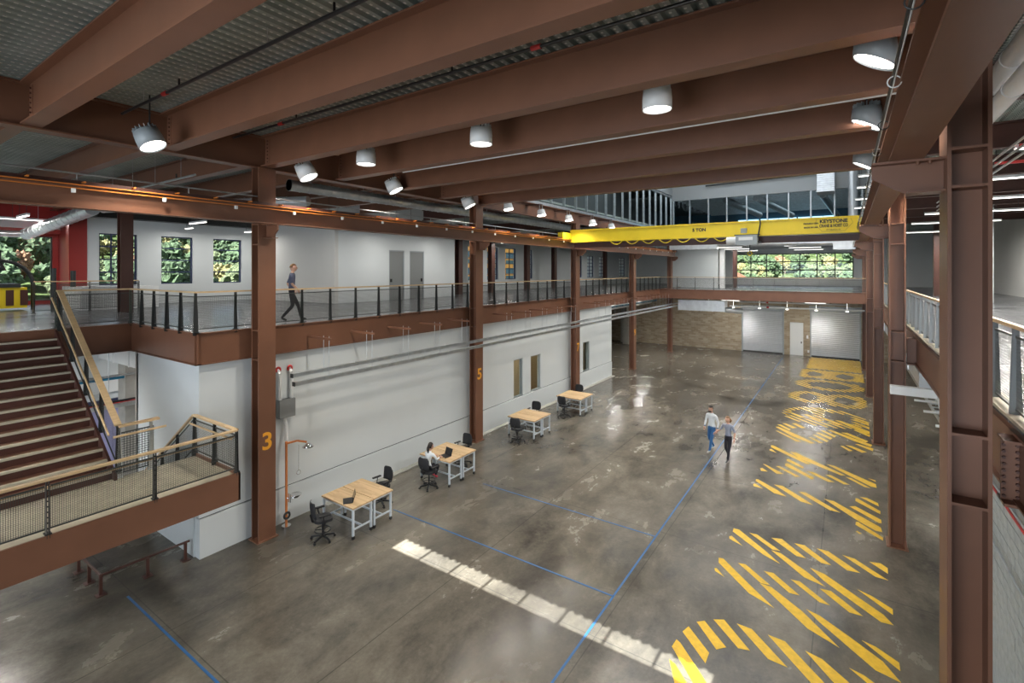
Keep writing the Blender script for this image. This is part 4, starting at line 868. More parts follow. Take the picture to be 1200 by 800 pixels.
# landing
LX0, LX1, LY0, LY1 = -12.9, -10.85, -5.5, 5.5
ld = thing('stair_landing', 'broad stair landing with tan floor and brown steel edge in the left foreground', 'landing', ((LX0 + LX1) / 2, (LY0 + LY1) / 2, ZL))
a, c = (LX1 - LX0) / 2, (LY1 - LY0) / 2
MB().box(-a, a - 0.04, -c, c - 0.04, -0.12, 0).build('landing_floor', 'tan_floor', ld)
MB().box(a - 0.04, a, -c, c, -0.53, 0.07).build('edge_channel', 'brown_steel', ld)
MB().box(-a, a, c - 0.04, c, -0.53, 0.07).build('end_channel', 'brown_steel', ld)
MB().box(-a - 0.04, -a, -c, 1.5, -0.4, -0.01).build('back_channel', 'brown_steel_dark', ld)
for i in range(6): MB().box(-a, a - 0.04, -c + 0.9 + i * 1.9, -c + 1.0 + i * 1.9, -0.45, -0.13).build('joist', 'brown_steel_dark', ld)
railing('near railing of the stair landing with woven mesh and wooden handrail', [((LX1 - 0.05, -5.2, ZL + 0.08), (LX1 - 0.05, LY1 - 0.06, ZL + 0.08), 7), ((LX1 - 0.05, LY1 - 0.06, ZL + 0.08), (LX0 + 0.05, LY1 - 0.06, ZL + 0.08), 2)], h=0.90, rw=0.09, second=0.11, pitch=0.028)
# lower flight going down along the white box
fl = thing('staircase', 'lower flight dropping from the landing beside the white box wall', 'staircase', (LX0, 4.7, 0)); n2 = 14; r2 = ZL / n2; t2 = 0.28
for i in range(n2 - 1):
    z = ZL - (i + 1) * r2; MB().box(-(i + 1) * t2, -i * t2, -0.72, 0.72, z - 0.04, z).build('tread', 'tan_floor', fl)
for s in (-1, 1): MB().bar((0, s * 0.75, ZL - 0.15), (-(n2 - 1) * t2, s * 0.75, 0.05), 0.05, 0.32).build('stringer', 'brown_steel_dark', fl)
railing('sloping railing of the lower flight beside the white box wall', [((LX0, LY1 - 0.06, ZL + 0.08), (LX0 - 3.5, LY1 - 0.06, 0.2), 4)], h=0.9, rw=0.07, first_post=False)
# low cane rail on the floor
o = thing('floor_guard_rail', 'low dark red guard rail on the floor under the landing', 'guard rail', (-13.33, 3.79, 0))
pts = [(-14.9, 3.79), (-13.33, 3.79), (-13.26, 5.5)]
MB().path([(p[0] + 13.33, p[1] - 3.79, 0.42) for p in pts], 0.028, 8).build('top_rail', 'brown_steel_dark', o)
for x, y in ((-14.77, 3.79), (-14.06, 3.79), (-13.33, 3.79), (-13.26, 4.63), (-13.24, 5.40)):
    q = MB().box(-0.028, 0.028, -0.028, 0.028, 0, 0.42).build('leg', 'brown_steel_dark', o, (x + 13.33, y - 3.79, 0)); MB().box(-0.09, 0.09, -0.09, 0.09, 0, 0.012).build('foot_plate', 'brown_steel_dark', q)

# ================================================================== SAFETY SHOWER AND BOXES
o = thing('safety_shower', 'orange pipe safety shower and eyewash beside the column numbered 3', 'safety shower', (-12.62, 7.62, 0))
MB().tube((0, 0, 0.05), (0, 0, 2.35), 0.032, 10).build('riser_pipe', 'orange_pipe', o)
MB().path([(0, 0, 2.3), (0.12, 0.25, 2.33), (0.30, 0.42, 2.28)], 0.028, 8).build('shower_arm', 'orange_pipe', o)
MB().lathe([(0.0, 0.08), (0.05, 0.06), (0.15, -0.03), (0.14, -0.04), (0.0, -0.01)], (0.32, 0.44, 2.18), 18).build('shower_head', 'chrome', o)
MB().lathe([(0.0, -0.06), (0.06, -0.05), (0.15, 0.04), (0.14, 0.045), (0.0, -0.03)], (0.2, 0.16, 0.88), 18).build('eyewash_bowl', 'chrome', o)
MB().path([(0, 0, 0.82), (0.2, 0.16, 0.82)], 0.025, 8).build('eyewash_arm', 'chrome', o)
MB().box(0.05, 0.15, 0.02, 0.04, 0.72, 0.95).build('push_flag', 'chrome', o)
MB().tube((0, 0, 0), (0, 0, 0.08), 0.12, 14).build('foot', 'chrome', o); MB().torus((0.03, 0, 0.35), 0.08, 0.03, 12, 6, axis='X').build('drain_trap', 'dark_steel', o)
MB().tube((0.1, 0.3, 1.5), (0.1, 0.3, 2.2), 0.008, 5).build('pull_rod', 'chrome', o); MB().torus((0.1, 0.3, 1.44), 0.06, 0.008, 12, 5, axis='X').build('pull_ring', 'chrome', o)
o = thing('control_box', 'grey mixing valve box with white pipes above the safety shower', 'box', (-12.9, 7.75, 2.95))
MB().box(-0.05, 0.12, -0.22, 0.24, 0, 0.5).build('box_body', 'door_grey', o)
for s in (-0.16, 0.18):
    MB().path([(0.02, s, 0.5), (0.02, s, 1.2), (-0.1, s, 1.32)], 0.05, 10).build('white_pipe', 'white_paint', o)
    MB().torus((-0.06, s, 1.32), 0.06, 0.03, 14, 6, axis='X').build('pipe_collar', 'red_plastic', o)
MB().path([(0.0, -0.02, 0.0), (0.06, 0.0, -0.25), (0.2, -0.08, -0.6)], 0.045, 10).build('white_pipe', 'white_paint', o)

# ================================================================== FLOOR MARKINGS
LET = {"A":[[[-2.65,8.93],[-2.53,8.88],[-2.02,8.34],[-2.28,8.17]],[[-2.68,9.49],[-2.59,9.44],[-2.32,9.15],[-1.72,8.5],[-1.92,8.36],[-2.7,9.26]],[[-2.58,9.97],[-2.09,9.49],[-2.09,9.2],[-2.64,9.76]],[[-2.48,10.19],[-2.36,10.31],[-1.86,9.81],[-2.0,9.65]],[[-2.22,10.45],[-2.04,10.56],[-1.48,9.97],[-1.67,9.91]],[[-1.81,10.59],[-1.54,10.59],[-1.14,10.19],[-0.87,9.92],[-1.18,9.94]],[[-1.26,10.6],[-0.97,10.59],[-0.32,9.9],[-0.03,9.55],[-0.2,9.44],[-0.79,10.08]],[[-0.64,10.54],[-0.37,10.48],[0.03,10.14],[0.36,9.77],[0.2,9.68],[-0.21,10.02]],[[0.03,10.52],[0.24,10.47],[0.69,10.18],[0.67,9.98]]],"B":[[[-2.55,14.46],[-2.41,14.46],[-1.71,13.76],[-1.32,13.32],[-1.7,13.52],[-2.54,14.27]],[[-2.57,13.96],[-2.52,14.02],[-2.2,13.66],[-2.54,13.83]],[[-2.17,14.45],[-1.97,14.46],[-1.38,13.94],[-1.55,13.9]],[[-1.64,14.5],[-1.41,14.59],[-0.83,13.94],[-1.03,13.92]],[[-1.12,14.54],[-0.9,14.58],[-0.31,13.95],[-0.51,13.92]],[[-0.63,14.59],[-0.39,14.6],[0.25,13.97],[-0.0,13.92]],[[-0.1,14.61],[0.15,14.58],[0.77,13.99],[0.54,13.99]],[[0.44,14.63],[0.66,14.7],[0.79,14.56],[0.78,14.29]],[[-1.57,13.85],[-1.36,13.84],[-0.74,13.29],[-0.39,12.92],[-0.81,13.05]],[[-0.72,13.55],[-0.43,13.45],[0.61,12.54],[0.76,12.28],[0.56,12.25],[-0.44,13.16]],[[0.19,13.21],[0.43,13.12],[0.78,12.85],[0.77,12.64]],[[-2.58,12.26],[-2.54,12.29],[-2.32,12.04],[-2.55,12.16]],[[-2.59,12.77],[-2.49,12.79],[-1.77,12.03],[-1.25,11.51],[-1.76,11.73],[-2.55,12.56]],[[-2.16,12.8],[-2.0,12.84],[-1.42,12.3],[-1.6,12.26]],[[-1.61,12.8],[-1.41,12.83],[-0.85,12.27],[-1.04,12.24]],[[-1.06,12.79],[-0.88,12.82],[-0.3,12.26],[-0.48,12.25]],[[-0.5,12.78],[-0.29,12.82],[0.27,12.25],[0.04,12.23]],[[-1.62,12.24],[-1.39,12.24],[-0.76,11.72],[-0.12,10.98],[-0.64,11.22]],[[-0.7,11.85],[-0.45,11.77],[0.06,11.4],[0.53,11.03],[0.76,10.64],[0.41,10.72],[-0.46,11.56]],[[0.23,11.44],[0.44,11.39],[0.77,11.16],[0.77,10.94]]],"C":[[[-2.55,17.82],[-2.5,17.89],[-2.23,17.61],[-2.51,17.65]],[[-2.53,18.3],[-2.47,18.31],[-1.86,17.78],[-1.55,17.41],[-1.89,17.45],[-2.52,18.13]],[[-1.98,18.16],[-1.74,18.2],[-1.22,17.67],[-0.84,17.23],[-1.16,17.28]],[[-1.28,18.01],[-1.09,18.08],[-0.47,17.45],[-0.16,17.13],[-0.42,17.13]],[[-0.59,17.89],[-0.33,17.87],[0.76,16.75],[0.78,16.48],[0.63,16.48],[0.19,16.92]],[[0.32,18.66],[0.5,18.7],[0.77,18.46],[0.78,18.22]],[[0.21,18.47],[0.26,18.5],[0.8,17.89],[0.79,17.66],[0.21,18.26]],[[0.06,17.73],[0.2,17.85],[0.79,17.28],[0.79,17.05],[0.73,17.03]],[[0.2,16.74],[0.25,16.77],[0.78,16.16],[0.77,15.97],[0.19,16.55]],[[0.19,16.14],[0.23,16.19],[0.32,16.07],[0.27,16.04]]],"D":[[[-2.52,21.68],[-2.45,21.73],[-2.24,21.38],[-2.5,21.51]],[[-2.53,22.19],[-2.45,22.21],[-1.67,21.44],[-1.08,20.81],[-1.25,20.76],[-2.5,21.94]],[[-1.82,21.79],[-1.63,21.83],[-0.05,20.34],[-0.17,20.26],[-1.47,21.21]],[[-0.61,21.13],[-0.39,21.12],[0.78,20.06],[0.79,19.74],[0.64,19.76]],[[-0.05,20.2],[0.11,20.19],[0.62,19.61],[0.47,19.59]],[[-1.86,20.89],[-1.79,20.93],[-1.28,20.39],[-1.29,20.2],[-1.84,20.68]],[[-1.86,20.35],[-1.79,20.44],[-0.91,19.5],[-0.98,19.33],[-1.84,20.14]],[[-2.11,19.91],[-2.0,19.98],[-1.29,19.32],[-1.46,19.28]],[[-2.55,19.38],[-2.49,19.46],[-2.29,19.22],[-2.49,19.14]],[[-2.52,19.87],[-2.45,19.88],[-1.8,19.29],[-2.01,19.18]],[[-1.17,20.01],[-0.96,20.04],[-0.34,19.48],[-0.52,19.4]],[[-0.62,20.02],[-0.46,20.09],[0.07,19.53],[-0.09,19.47]],[[0.59,20.49],[0.78,20.42],[0.79,20.29]]],"E":[[[-2.09,25.91],[-1.94,26.01],[-1.53,25.51],[-1.67,25.33]],[[-2.45,25.66],[-2.33,25.74],[-1.86,25.3],[-2.0,25.1]],[[-2.63,25.34],[-2.51,25.42],[-2.06,24.89],[-2.09,24.66]],[[-2.66,24.92],[-2.54,25.0],[-1.74,24.19],[-1.05,23.43],[-1.22,23.32],[-1.95,23.94]],[[-2.59,24.32],[-2.5,24.34],[-1.54,23.32],[-1.72,23.27]],[[-1.36,24.15],[-1.27,24.22],[-0.8,23.7],[-0.92,23.56]],[[-1.22,24.58],[-1.11,24.66],[-0.63,24.08],[-0.69,23.86]],[[-1.12,24.99],[-1.01,25.09],[-0.51,24.58],[-0.57,24.31]],[[-0.97,25.46],[-0.86,25.52],[-0.38,24.98],[-0.44,24.72]],[[-0.72,25.7],[-0.58,25.79],[0.83,24.5],[0.78,24.22],[0.24,24.64]],[[-0.21,25.63],[0.02,25.73],[0.72,24.93],[0.62,24.72]],[[-0.23,23.67],[-0.13,23.71],[0.18,23.28],[0.06,23.16]],[[-0.06,23.88],[0.15,23.9],[0.63,23.42],[0.47,23.25]],[[0.26,24.24],[0.36,24.31],[0.86,24.01],[0.82,23.68]]],"F":[[[-2.52,27.53],[-2.44,27.58],[-2.23,27.29],[-2.44,27.25]],[[-2.53,27.97],[-2.43,28.05],[-1.64,27.31],[-1.84,27.17]],[[-1.75,27.84],[-1.6,27.95],[-0.92,27.22],[-1.06,26.98]],[[-1.17,27.73],[-0.93,27.77],[-0.17,27.03],[-0.31,26.78]],[[-0.47,27.6],[-0.22,27.6],[0.81,26.47],[0.8,26.06],[0.61,26.09]],[[0.25,28.21],[0.35,28.27],[0.82,27.78],[0.81,27.45]],[[0.24,27.61],[0.34,27.68],[0.82,27.17],[0.81,26.84]],[[0.23,26.35],[0.32,26.41],[0.81,25.9],[0.78,25.61]]]}
LN = {'A': 'nearest hatched yellow floor letter, rounded and cut by the bottom edge', 'B': 'second hatched yellow floor letter, two long diagonals', 'C': 'third hatched yellow floor letter, a bar with a foot beside the second column',
      'D': 'fourth hatched yellow floor letter, with slanted arm and stem', 'E': 'fifth hatched yellow floor letter, S shaped', 'F': 'sixth hatched yellow floor letter, narrow stem with foot'}
def letter(label, polys):
    cx = sum(p[0] for q in polys for p in q) / sum(len(q) for q in polys); cy = sum(p[1] for q in polys for p in q) / sum(len(q) for q in polys)
    o = thing('floor_letter', label, 'floor marking', (cx, cy, 0))
    for q in polys: MB().prism([(x - cx, y - cy) for x, y in q], 0.0, 0.004).build('stripe', 'floor_yellow', o)
for k, q in LET.items(): letter(LN[k], q)
def hatch(mask, x0, x1, y0, y1, pitch=0.42, wd=0.19):
    out = []; s0 = x0 + y0; s = s0
    while s < x1 + y1:
        runp = None; st_ = 0.06; x = x0
        while x <= x1 + st_:
            y = s - x; ins = x <= x1 and y0 <= y <= y1 and mask(x, y)
            if ins and runp is None: runp = x
            if not ins and runp is not None:
                if x - runp > 0.12: out.append([(runp, s - runp), (runp + wd, s - runp), (x + wd * 0.4, s - x + wd * 0.4), (x, s - x)])
                runp = None
            x += st_
        s += pitch
    return out
def ell(x, y, cx, cy, rx, ry): return ((x - cx) / rx) ** 2 + ((y - cy) / ry) ** 2
mG = lambda x, y: (ell(x, y, -1.0, 27.9, 1.75, 1.75) < 1) and not (ell(x, y, -1.9, 27.9, 0.45, 0.8) < 1) and not (-1.0 < x < 0.1 and 27.0 < y < 28.9)
mH = lambda x, y: (ell(x, y, -1.85, 31.9, 1.0, 1.45) < 1 and not ell(x, y, -1.85, 31.9, 0.42, 0.8) < 1) or (ell(x, y, -0.15, 31.9, 1.1, 1.6) < 1 and not ell(x, y, -0.15, 31.9, 0.5, 0.85) < 1)
mI = lambda x, y: (ell(x, y, -1.0, 35.7, 1.8, 1.6) < 1) and not (ell(x, y, -1.0, 35.7, 1.1, 0.9) < 1)
mJ = lambda x, y: not (ell(x, y, -1.9, 39.2, 0.45, 0.8) < 1) and not (ell(x, y, -0.2, 39.2, 0.5, 0.9) < 1)
letter('seventh hatched yellow floor letter, broad and rounded', hatch(mG, -2.75, 0.75, 26.0, 29.8))
letter('eighth hatched yellow floor letter, a double loop', hatch(mH, -2.85, 0.8, 30.2, 33.6))
letter('ninth hatched yellow floor letter, an open ring', hatch(mI, -2.8, 0.8, 34.0, 37.4))
letter('tenth hatched yellow floor letter, square with two holes', hatch(mJ, -2.7, 0.8, 37.7, 40.8, 0.36, 0.2))
letter('densely hatched yellow floor area in front of the right roller door', hatch(lambda x, y: True, -2.5, 0.75, 41.2, 46.6, 0.30, 0.17))
def tape(label, p, q, w_=0.045):
    p = Vector((*p, 0.002)); q = Vector((*q, 0.002)); mid = (p + q) / 2
    return tag(MB().bar(p - mid, q - mid, w_, 0.003).build('floor_tape', 'tape_blue', None, mid), label, 'floor marking')
tape('long blue tape line running down the hall', (-4.13, 3.0), (-4.3, 45.0))
tape('blue cross tape line beside the nearest table pair', (-11.0, 9.98), (-4.15, 9.98))
tape('blue cross tape line beside the second table pair', (-9.9, 12.85), (-4.15, 12.85))
tape('blue tape line in the lower left corner of the floor', (-12.8, 4.10), (-7.0, 4.10))

# ================================================================== TABLES, CHAIRS, LAPTOPS
TH = 0.84
def make_table():
    o = thing('work_table', '', 'table')
    MB().box(-0.67, 0.67, -0.335, 0.335, TH - 0.04, TH).build('tabletop', 'table_wood', o)
    fr = MB(); fr.box(-0.64, 0.64, -0.31, -0.27, TH - 0.09, TH - 0.04); fr.box(-0.64, 0.64, 0.27, 0.31, TH - 0.09, TH - 0.04)
    for s in (-1, 1): fr.box(s * 0.62 - 0.02, s * 0.62 + 0.02, -0.3, 0.3, TH - 0.09, TH - 0.04)
    fr.build('apron_frame', 'table_leg', o)
    st_ = MB()
    for s in (-1, 1): st_.box(s * 0.62 - 0.015, s * 0.62 + 0.015, -0.3, 0.3, 0.24, 0.28)
    st_.box(-0.62, 0.62, -0.018, 0.018, 0.24, 0.28); st_.build('stretcher', 'table_leg', o)
    for sx in (-1, 1):
        for sy in (-1, 1):
            l = MB().box(-0.025, 0.025, -0.025, 0.025, 0.09, TH - 0.04).build('leg', 'table_leg', o, (sx * 0.62, sy * 0.29, 0))
            MB().tube((-0.02, 0, 0.042), (0.02, 0, 0.042), 0.042, 12).box(-0.025, 0.025, -0.02, 0.02, 0.05, 0.1).build('caster', 'black_plastic', l)
    return o
tw = mat('table_wood', (0.56, 0.40, 0.22), 0.4)
def planks(m):
    t = m.node_tree; N = t.nodes; L = t.links; b = N['Principled BSDF']; tc = N.new('ShaderNodeTexCoord'); k = N.new('ShaderNodeTexBrick')
    L.new(tc.outputs['Object'], k.inputs['Vector']); k.inputs['Scale'].default_value = 1; k.inputs['Brick Width'].default_value = 0.45; k.inputs['Row Height'].default_value = 0.05; k.inputs['Mortar Size'].default_value = 0.0
    k.inputs['Color1'].default_value = (0.62, 0.44, 0.25, 1); k.inputs['Color2'].default_value = (0.44, 0.29, 0.15, 1); k.inputs['Bias'].default_value = -0.2
    L.new(k.outputs['Color'], b.inputs['Base Color'])
planks(tw)
PAIR = ['nearest table pair', 'second table pair, where the woman sits', 'third table pair, by the wall windows', 'farthest table pair, near column 7']
TC = [(-11.25, 8.9), (-11.25, 12.65), (-11.25, 17.85), (-11.2, 22.0)]
T0 = make_table(); first = True
for i, (x, y) in enumerate(TC):
    for j, s in enumerate((-1, 1)):
        lab = ('pale wooden wheeled table, %s half of the ' % ('near', 'far')[j]) + PAIR[i]
        if first: T0.location = (x, y + s * 0.345, 0); T0['label'] = lab; T0['group'] = 'wheeled wooden work tables'; first = False
        else: dup(T0, (x, y + s * 0.345, 0), 0, lab)
def make_chair():
    o = thing('drafting_chair', '', 'chair')     # faces +Y
    base = MB(); base.tube((0, 0, 0.10), (0, 0, 0.50), 0.025, 10)
    for i in range(5):
        a = 2 * math.pi * i / 5 + 0.3; base.bar((0, 0, 0.12), (0.30 * math.cos(a), 0.30 * math.sin(a), 0.08), 0.045, 0.035)
    base.build('base', 'black_plastic', o)
    for i in range(5):
        a = 2 * math.pi * i / 5 + 0.3; MB().tube((0.30 * math.cos(a) - 0.02, 0.30 * math.sin(a), 0.032), (0.30 * math.cos(a) + 0.02, 0.30 * math.sin(a), 0.032), 0.032, 10).build('caster', 'black_plastic', o)
    fr = MB().torus((0, 0, 0.26), 0.2, 0.013, 22, 6)
    for i in range(3):
        a = 2 * math.pi * i / 3; fr.bar((0, 0, 0.26), (0.2 * math.cos(a), 0.2 * math.sin(a), 0.26), 0.02, 0.015)
    fr.build('foot_ring', 'black_plastic', o)
    s_ = MB(); n = 20; pts = []
    for i in range(n):
        a = 2 * math.pi * i / n; cx, cy = math.cos(a), math.sin(a); pts.append((0.24 * math.copysign(abs(cx) ** 0.6, cx), 0.23 * math.copysign(abs(cy) ** 0.6, cy)))
    s_.prism(pts, 0.52, 0.585); s_.prism([(x * 0.6, y * 0.6) for x, y in pts], 0.485, 0.52); s_.build('seat', 'black_fabric', o)
    bk = MB(); rows = []
    for j in range(8):                       # curved mesh back
        z = 0.66 + j * 0.055; hw_ = 0.20 + 0.03 * math.sin(math.pi * j / 7) - (0.04 if j == 7 else 0); yb = -0.24 - 0.035 * j / 7 - 0.02 * math.sin(math.pi * j / 7)
        rows.append([(hw_ * u, yb - 0.05 * (1 - u * u) + 0.04, z) for u in (-1, -0.6, -0.2, 0.2, 0.6, 1)])
    vs = [p for r_ in rows for p in r_] + [(x, y - 0.02, z) for r_ in rows for x, y, z in r_]; o2 = 48
    fs = [(j * 6 + i, j * 6 + i + 1, (j + 1) * 6 + i + 1, (j + 1) * 6 + i) for j in range(7) for i in range(5)]; fs += [tuple(reversed([q + o2 for q in f_])) for f_ in fs]
    fs += [(i, i + o2, i + 1 + o2, i + 1) for i in range(5)] + [(42 + i, 43 + i, 43 + i + o2, 42 + i + o2) for i in range(5)] + [(j * 6, (j + 1) * 6, (j + 1) * 6 + o2, j * 6 + o2) for j in range(7)] + [(j * 6 + 5, j * 6 + 5 + o2, (j + 1) * 6 + 5 + o2, (j + 1) * 6 + 5) for j in range(7)]
    bk.add(vs, fs, 0, True); bk.build('backrest', 'black_fabric', o)
    MB().path([(0, -0.1, 0.51), (0, -0.26, 0.53), (0, -0.31, 0.74)], 0.022, 8).build('back_support', 'black_plastic', o)
    for s in (-1, 1):
        MB().path([(s * 0.16, 0, 0.52), (s * 0.27, -0.02, 0.55), (s * 0.28, -0.05, 0.72)], 0.015, 6).box(s * 0.28 - 0.035, s * 0.28 + 0.035, -0.16, 0.12, 0.72, 0.75).build('armrest', 'black_plastic', o)
    return o
CH0 = make_chair(); cpos = []
cpos.append((-11.30, 7.83, -20, 'black drafting chair at the near end of the nearest table pair')); cpos.append((-11.55, 10.0, 172, 'black drafting chair at the far end of the nearest table pair'))
cpos.append((-11.15, 11.62, 0, 'black drafting chair the seated woman sits on')); cpos.append((-11.5, 13.72, 175, 'black drafting chair at the far end of the second table pair'))
cpos.append((-11.15, 16.78, 10, 'black drafting chair at the near end of the third table pair')); cpos.append((-11.7, 18.95, 185, 'black drafting chair at the far end of the third table pair'))
cpos.append((-11.2, 20.92, -5, 'black drafting chair at the near end of the farthest table pair')); cpos.append((-11.6, 23.05, 178, 'black drafting chair at the far end of the farthest table pair'))
for i, (x, y, r_, l) in enumerate(cpos):
    if i == 0: CH0.location = (x, y, 0); CH0.rotation_euler = (0, 0, R(r_)); CH0['label'] = l; CH0['group'] = 'black drafting chairs at the tables'
    else: dup(CH0, (x, y, 0), R(r_), l)
dup(CH0, (-19.3, 43.5, 0), R(70), 'black chair far off in the open bay beyond the white wall', 'black chairs far off')
def laptop(x, y, rz, label):
    o = thing('laptop', label, 'laptop', (x, y, TH), R(rz))
    MB().box(-0.17, 0.17, -0.12, 0.12, 0, 0.014).build('keyboard_base', 'black_plastic', o)
    MB().bar((0, 0.12, 0.012), (0, 0.19, 0.23), 0.34, 0.01, up=(0, 1, 0)).build('screen', 'screen_black', o); return o
laptop(-11.05, 8.42, -35, 'open black laptop on the nearest table pair'); laptop(-11.05, 12.28, -10, 'open black laptop in front of the seated woman')

# ================================================================== PEOPLE
def person(label, J, rad, edges, matfn, mats, height_head, face_dir, hair, hair_m, loc, rz=0, extras=None, hands=()):
    """one skinned body: J joints, edges, per-vertex radii; hair as a child"""
    o = thing('person', label, 'person', loc, rz)
    names = [n_ for n_ in J if n_ in rad]; idx = {n_: i for i, n_ in enumerate(names)}
    vs = [Vector(J[n_]) for n_ in names]; rr_ = [rad[n_] for n_ in names]; ed = [(idx[a_], idx[b_]) for a_, b_ in edges]
    me = bpy.data.meshes.new('body'); me.from_pydata(vs, ed, []); bo = bpy.data.objects.new('body', me); COL.objects.link(bo)
    bo.modifiers.new('skin', 'SKIN'); ss = bo.modifiers.new('sub', 'SUBSURF'); ss.levels = 2; ss.render_levels = 2
    sk_ = me.skin_vertices[0].data
    for i, r_ in enumerate(rr_): sk_[i].radius = r_ if isinstance(r_, tuple) else (r_, r_); sk_[i].use_root = (names[i] == 'pelvis')
    bpy.context.view_layer.update(); body = bpy.data.meshes.new_from_object(bo.evaluated_get(bpy.context.evaluated_depsgraph_get())); bpy.data.objects.remove(bo)
    bm = bmesh.new(); bm.from_mesh(body)
    # head with brow, nose, ears, chin
    hc = Vector(J['head']); fd = Vector(face_dir).normalized(); sd = fd.cross(Vector((0, 0, 1))).normalized()
    s0 = len(bm.verts); r_ = bmesh.ops.create_uvsphere(bm, u_segments=18, v_segments=14, radius=1.0)
    for v in r_['verts']:
        p = v.co.copy(); fx = p.y; wz = p.z
        wdt = 0.078 * (1 - 0.22 * max(0, -wz)); dp = 0.097 * (1 - 0.10 * max(0, -wz)); q = hc + sd * (p.x * wdt) + fd * (fx * dp) + Vector((0, 0, wz * 0.118))
        if fx > 0.82 and abs(p.x) < 0.3 and -0.35 < wz < 0.1: q += fd * 0.022
        if fx > 0.6 and -0.8 < wz < -0.55: q += fd * 0.012
        v.co = q
    def blob(c_, rx, n_=8):
        q_ = bmesh.ops.create_uvsphere(bm, u_segments=n_, v_segments=6, radius=rx)
        for v in q_['verts']: v.co = v.co + c_
        return q_['verts']
    eyes = []
    for s in (-1, 1):
        blob(hc + sd * (s * 0.078) + fd * (-0.005) + Vector((0, 0, -0.01)), 0.02)
        eyes.append(hc + sd * (s * 0.03) + fd * 0.088 + Vector((0, 0, 0.008)))
    # hands: palm and five separate curled digits
    for (wn, dirv, palm_n) in hands:
        w0 = Vector(J[wn]); d_ = Vector(dirv).normalized(); pn = Vector(palm_n).normalized(); sv = d_.cross(pn).normalized()
        def seg(p_, q_, ra, rb):
            dd = (q_ - p_); L_ = dd.length; m_ = dd.to_track_quat('Z', 'Y').to_matrix().to_4x4(); m_.translation = (p_ + q_) / 2
            bmesh.ops.create_cone(bm, cap_ends=True, segments=7, radius1=ra, radius2=rb, depth=L_, matrix=m_)
        seg(w0, w0 + d_ * 0.09, 0.030, 0.036)
        for k_, (off, ln) in enumerate(((-0.030, 0.062), (-0.010, 0.074), (0.010, 0.070), (0.028, 0.054))):
            a0 = w0 + d_ * 0.085 + sv * off; a1 = a0 + d_ * ln * 0.5; a2 = a1 + (d_ * 0.75 + pn * 0.65).normalized() * ln * 0.55; seg(a0, a1, 0.0095, 0.009); seg(a1, a2, 0.009, 0.007)
        t0 = w0 + d_ * 0.03 - sv * 0.03; t1 = t0 + (d_ * 0.7 - sv * 0.7).normalized() * 0.045; seg(t0, t1, 0.012, 0.010); seg(t1, t1 + (d_ + pn * 0.4).normalized() * 0.03, 0.010, 0.008)
    bm.to_mesh(body); bm.free()
    for x in mats: body.materials.append(M[x])
    for p in body.polygons:
        c_ = p.center; p.use_smooth = True; p.material_index = matfn(c_)
    for x in (): pass
    b_ = link('body', body, o)
    for e in eyes: MB().lathe([(0.0, -0.009), (0.009, 0), (0.0, 0.009)], e, 8).build('eye', 'screen_black', o)
    MB().bar(hc + fd * 0.088 - sd * 0.022 + Vector((0, 0, -0.058)), hc + fd * 0.088 + sd * 0.022 + Vector((0, 0, -0.058)), 0.012, 0.008).build('mouth', 'red_paint', o)
    # hair shell
    hb = bmesh.new(); q_ = bmesh.ops.create_uvsphere(hb, u_segments=18, v_segments=12, radius=1.0); dele = []
    for v in q_['verts']:
        p = v.co.copy()
        if (p.y > 0.15 and p.z < 0.42) or p.z < hair['low'] or (abs(p.x) > 0.8 and p.z < 0.0 and p.y > -0.2): dele.append(v)
        v.co = hc + sd * (p.x * 0.088) + fd * (p.y * 0.106 - 0.006) + Vector((0, 0, p.z * 0.130 + 0.006))
    bmesh.ops.delete(hb, geom=dele, context='VERTS'); hm = bpy.data.meshes.new('hair'); hb.to_mesh(hm); hb.free(); hm.materials.append(M[hair_m])
    for p in hm.polygons: p.use_smooth = True
    ho = link('hair', hm, o); md = ho.modifiers.new('s', 'SOLIDIFY'); md.thickness = 0.012
    if hair.get('tail'):
        t = hair['tail']; b = MB(); c0 = hc - fd * 0.10 + Vector((0, 0, 0.03)); b.tube(c0, c0 - fd * 0.05 + Vector((0, 0, -t * 0.4)), 0.035, 10, r2=0.045); b.tube(c0 - fd * 0.05 + Vector((0, 0, -t * 0.4)), c0 - fd * 0.02 + Vector((0, 0, -t)), 0.045, 10, r2=0.015); b.build('ponytail', hair_m, o)
    if hair.get('beard'):
        b = MB(); hbm = []
        b.lathe([(0.0, -0.045), (0.05, -0.03), (0.062, 0.0), (0.05, 0.03), (0.0, 0.035)], hc + fd * 0.045 + Vector((0, 0, -0.085)), 14); b.build('beard', hair_m, o)
    return o
BE = [('pelvis', 'waist'), ('waist', 'chest'), ('chest', 'neck'), ('neck', 'skull'), ('chest', 'shl'), ('shl', 'ell'), ('ell', 'wrl'), ('chest', 'shr'), ('shr', 'elr'), ('elr', 'wrr'),
      ('pelvis', 'hil'), ('hil', 'knl'), ('knl', 'anl'), ('anl', 'tol'), ('pelvis', 'hir'), ('hir', 'knr'), ('knr', 'anr'), ('anr', 'tor')]
def radii(k=1.0, fem=False):
    d = dict(pelvis=(0.135, 0.105), waist=(0.125 if not fem else 0.105, 0.095), chest=(0.15 if not fem else 0.125, 0.105), neck=0.052, skull=0.05, shl=0.062, shr=0.062, ell=0.043, elr=0.043, wrl=0.029, wrr=0.029,
             hil=0.088, hir=0.088, knl=0.060, knr=0.060, anl=0.042, anr=0.042, tol=0.036, tor=0.036)
    return {a: (tuple(x * k for x in v) if isinstance(v, tuple) else v * k) for a, v in d.items()}
def scaleJ(J, s): return {a: tuple(c * s for c in v) for a, v in J.items()}
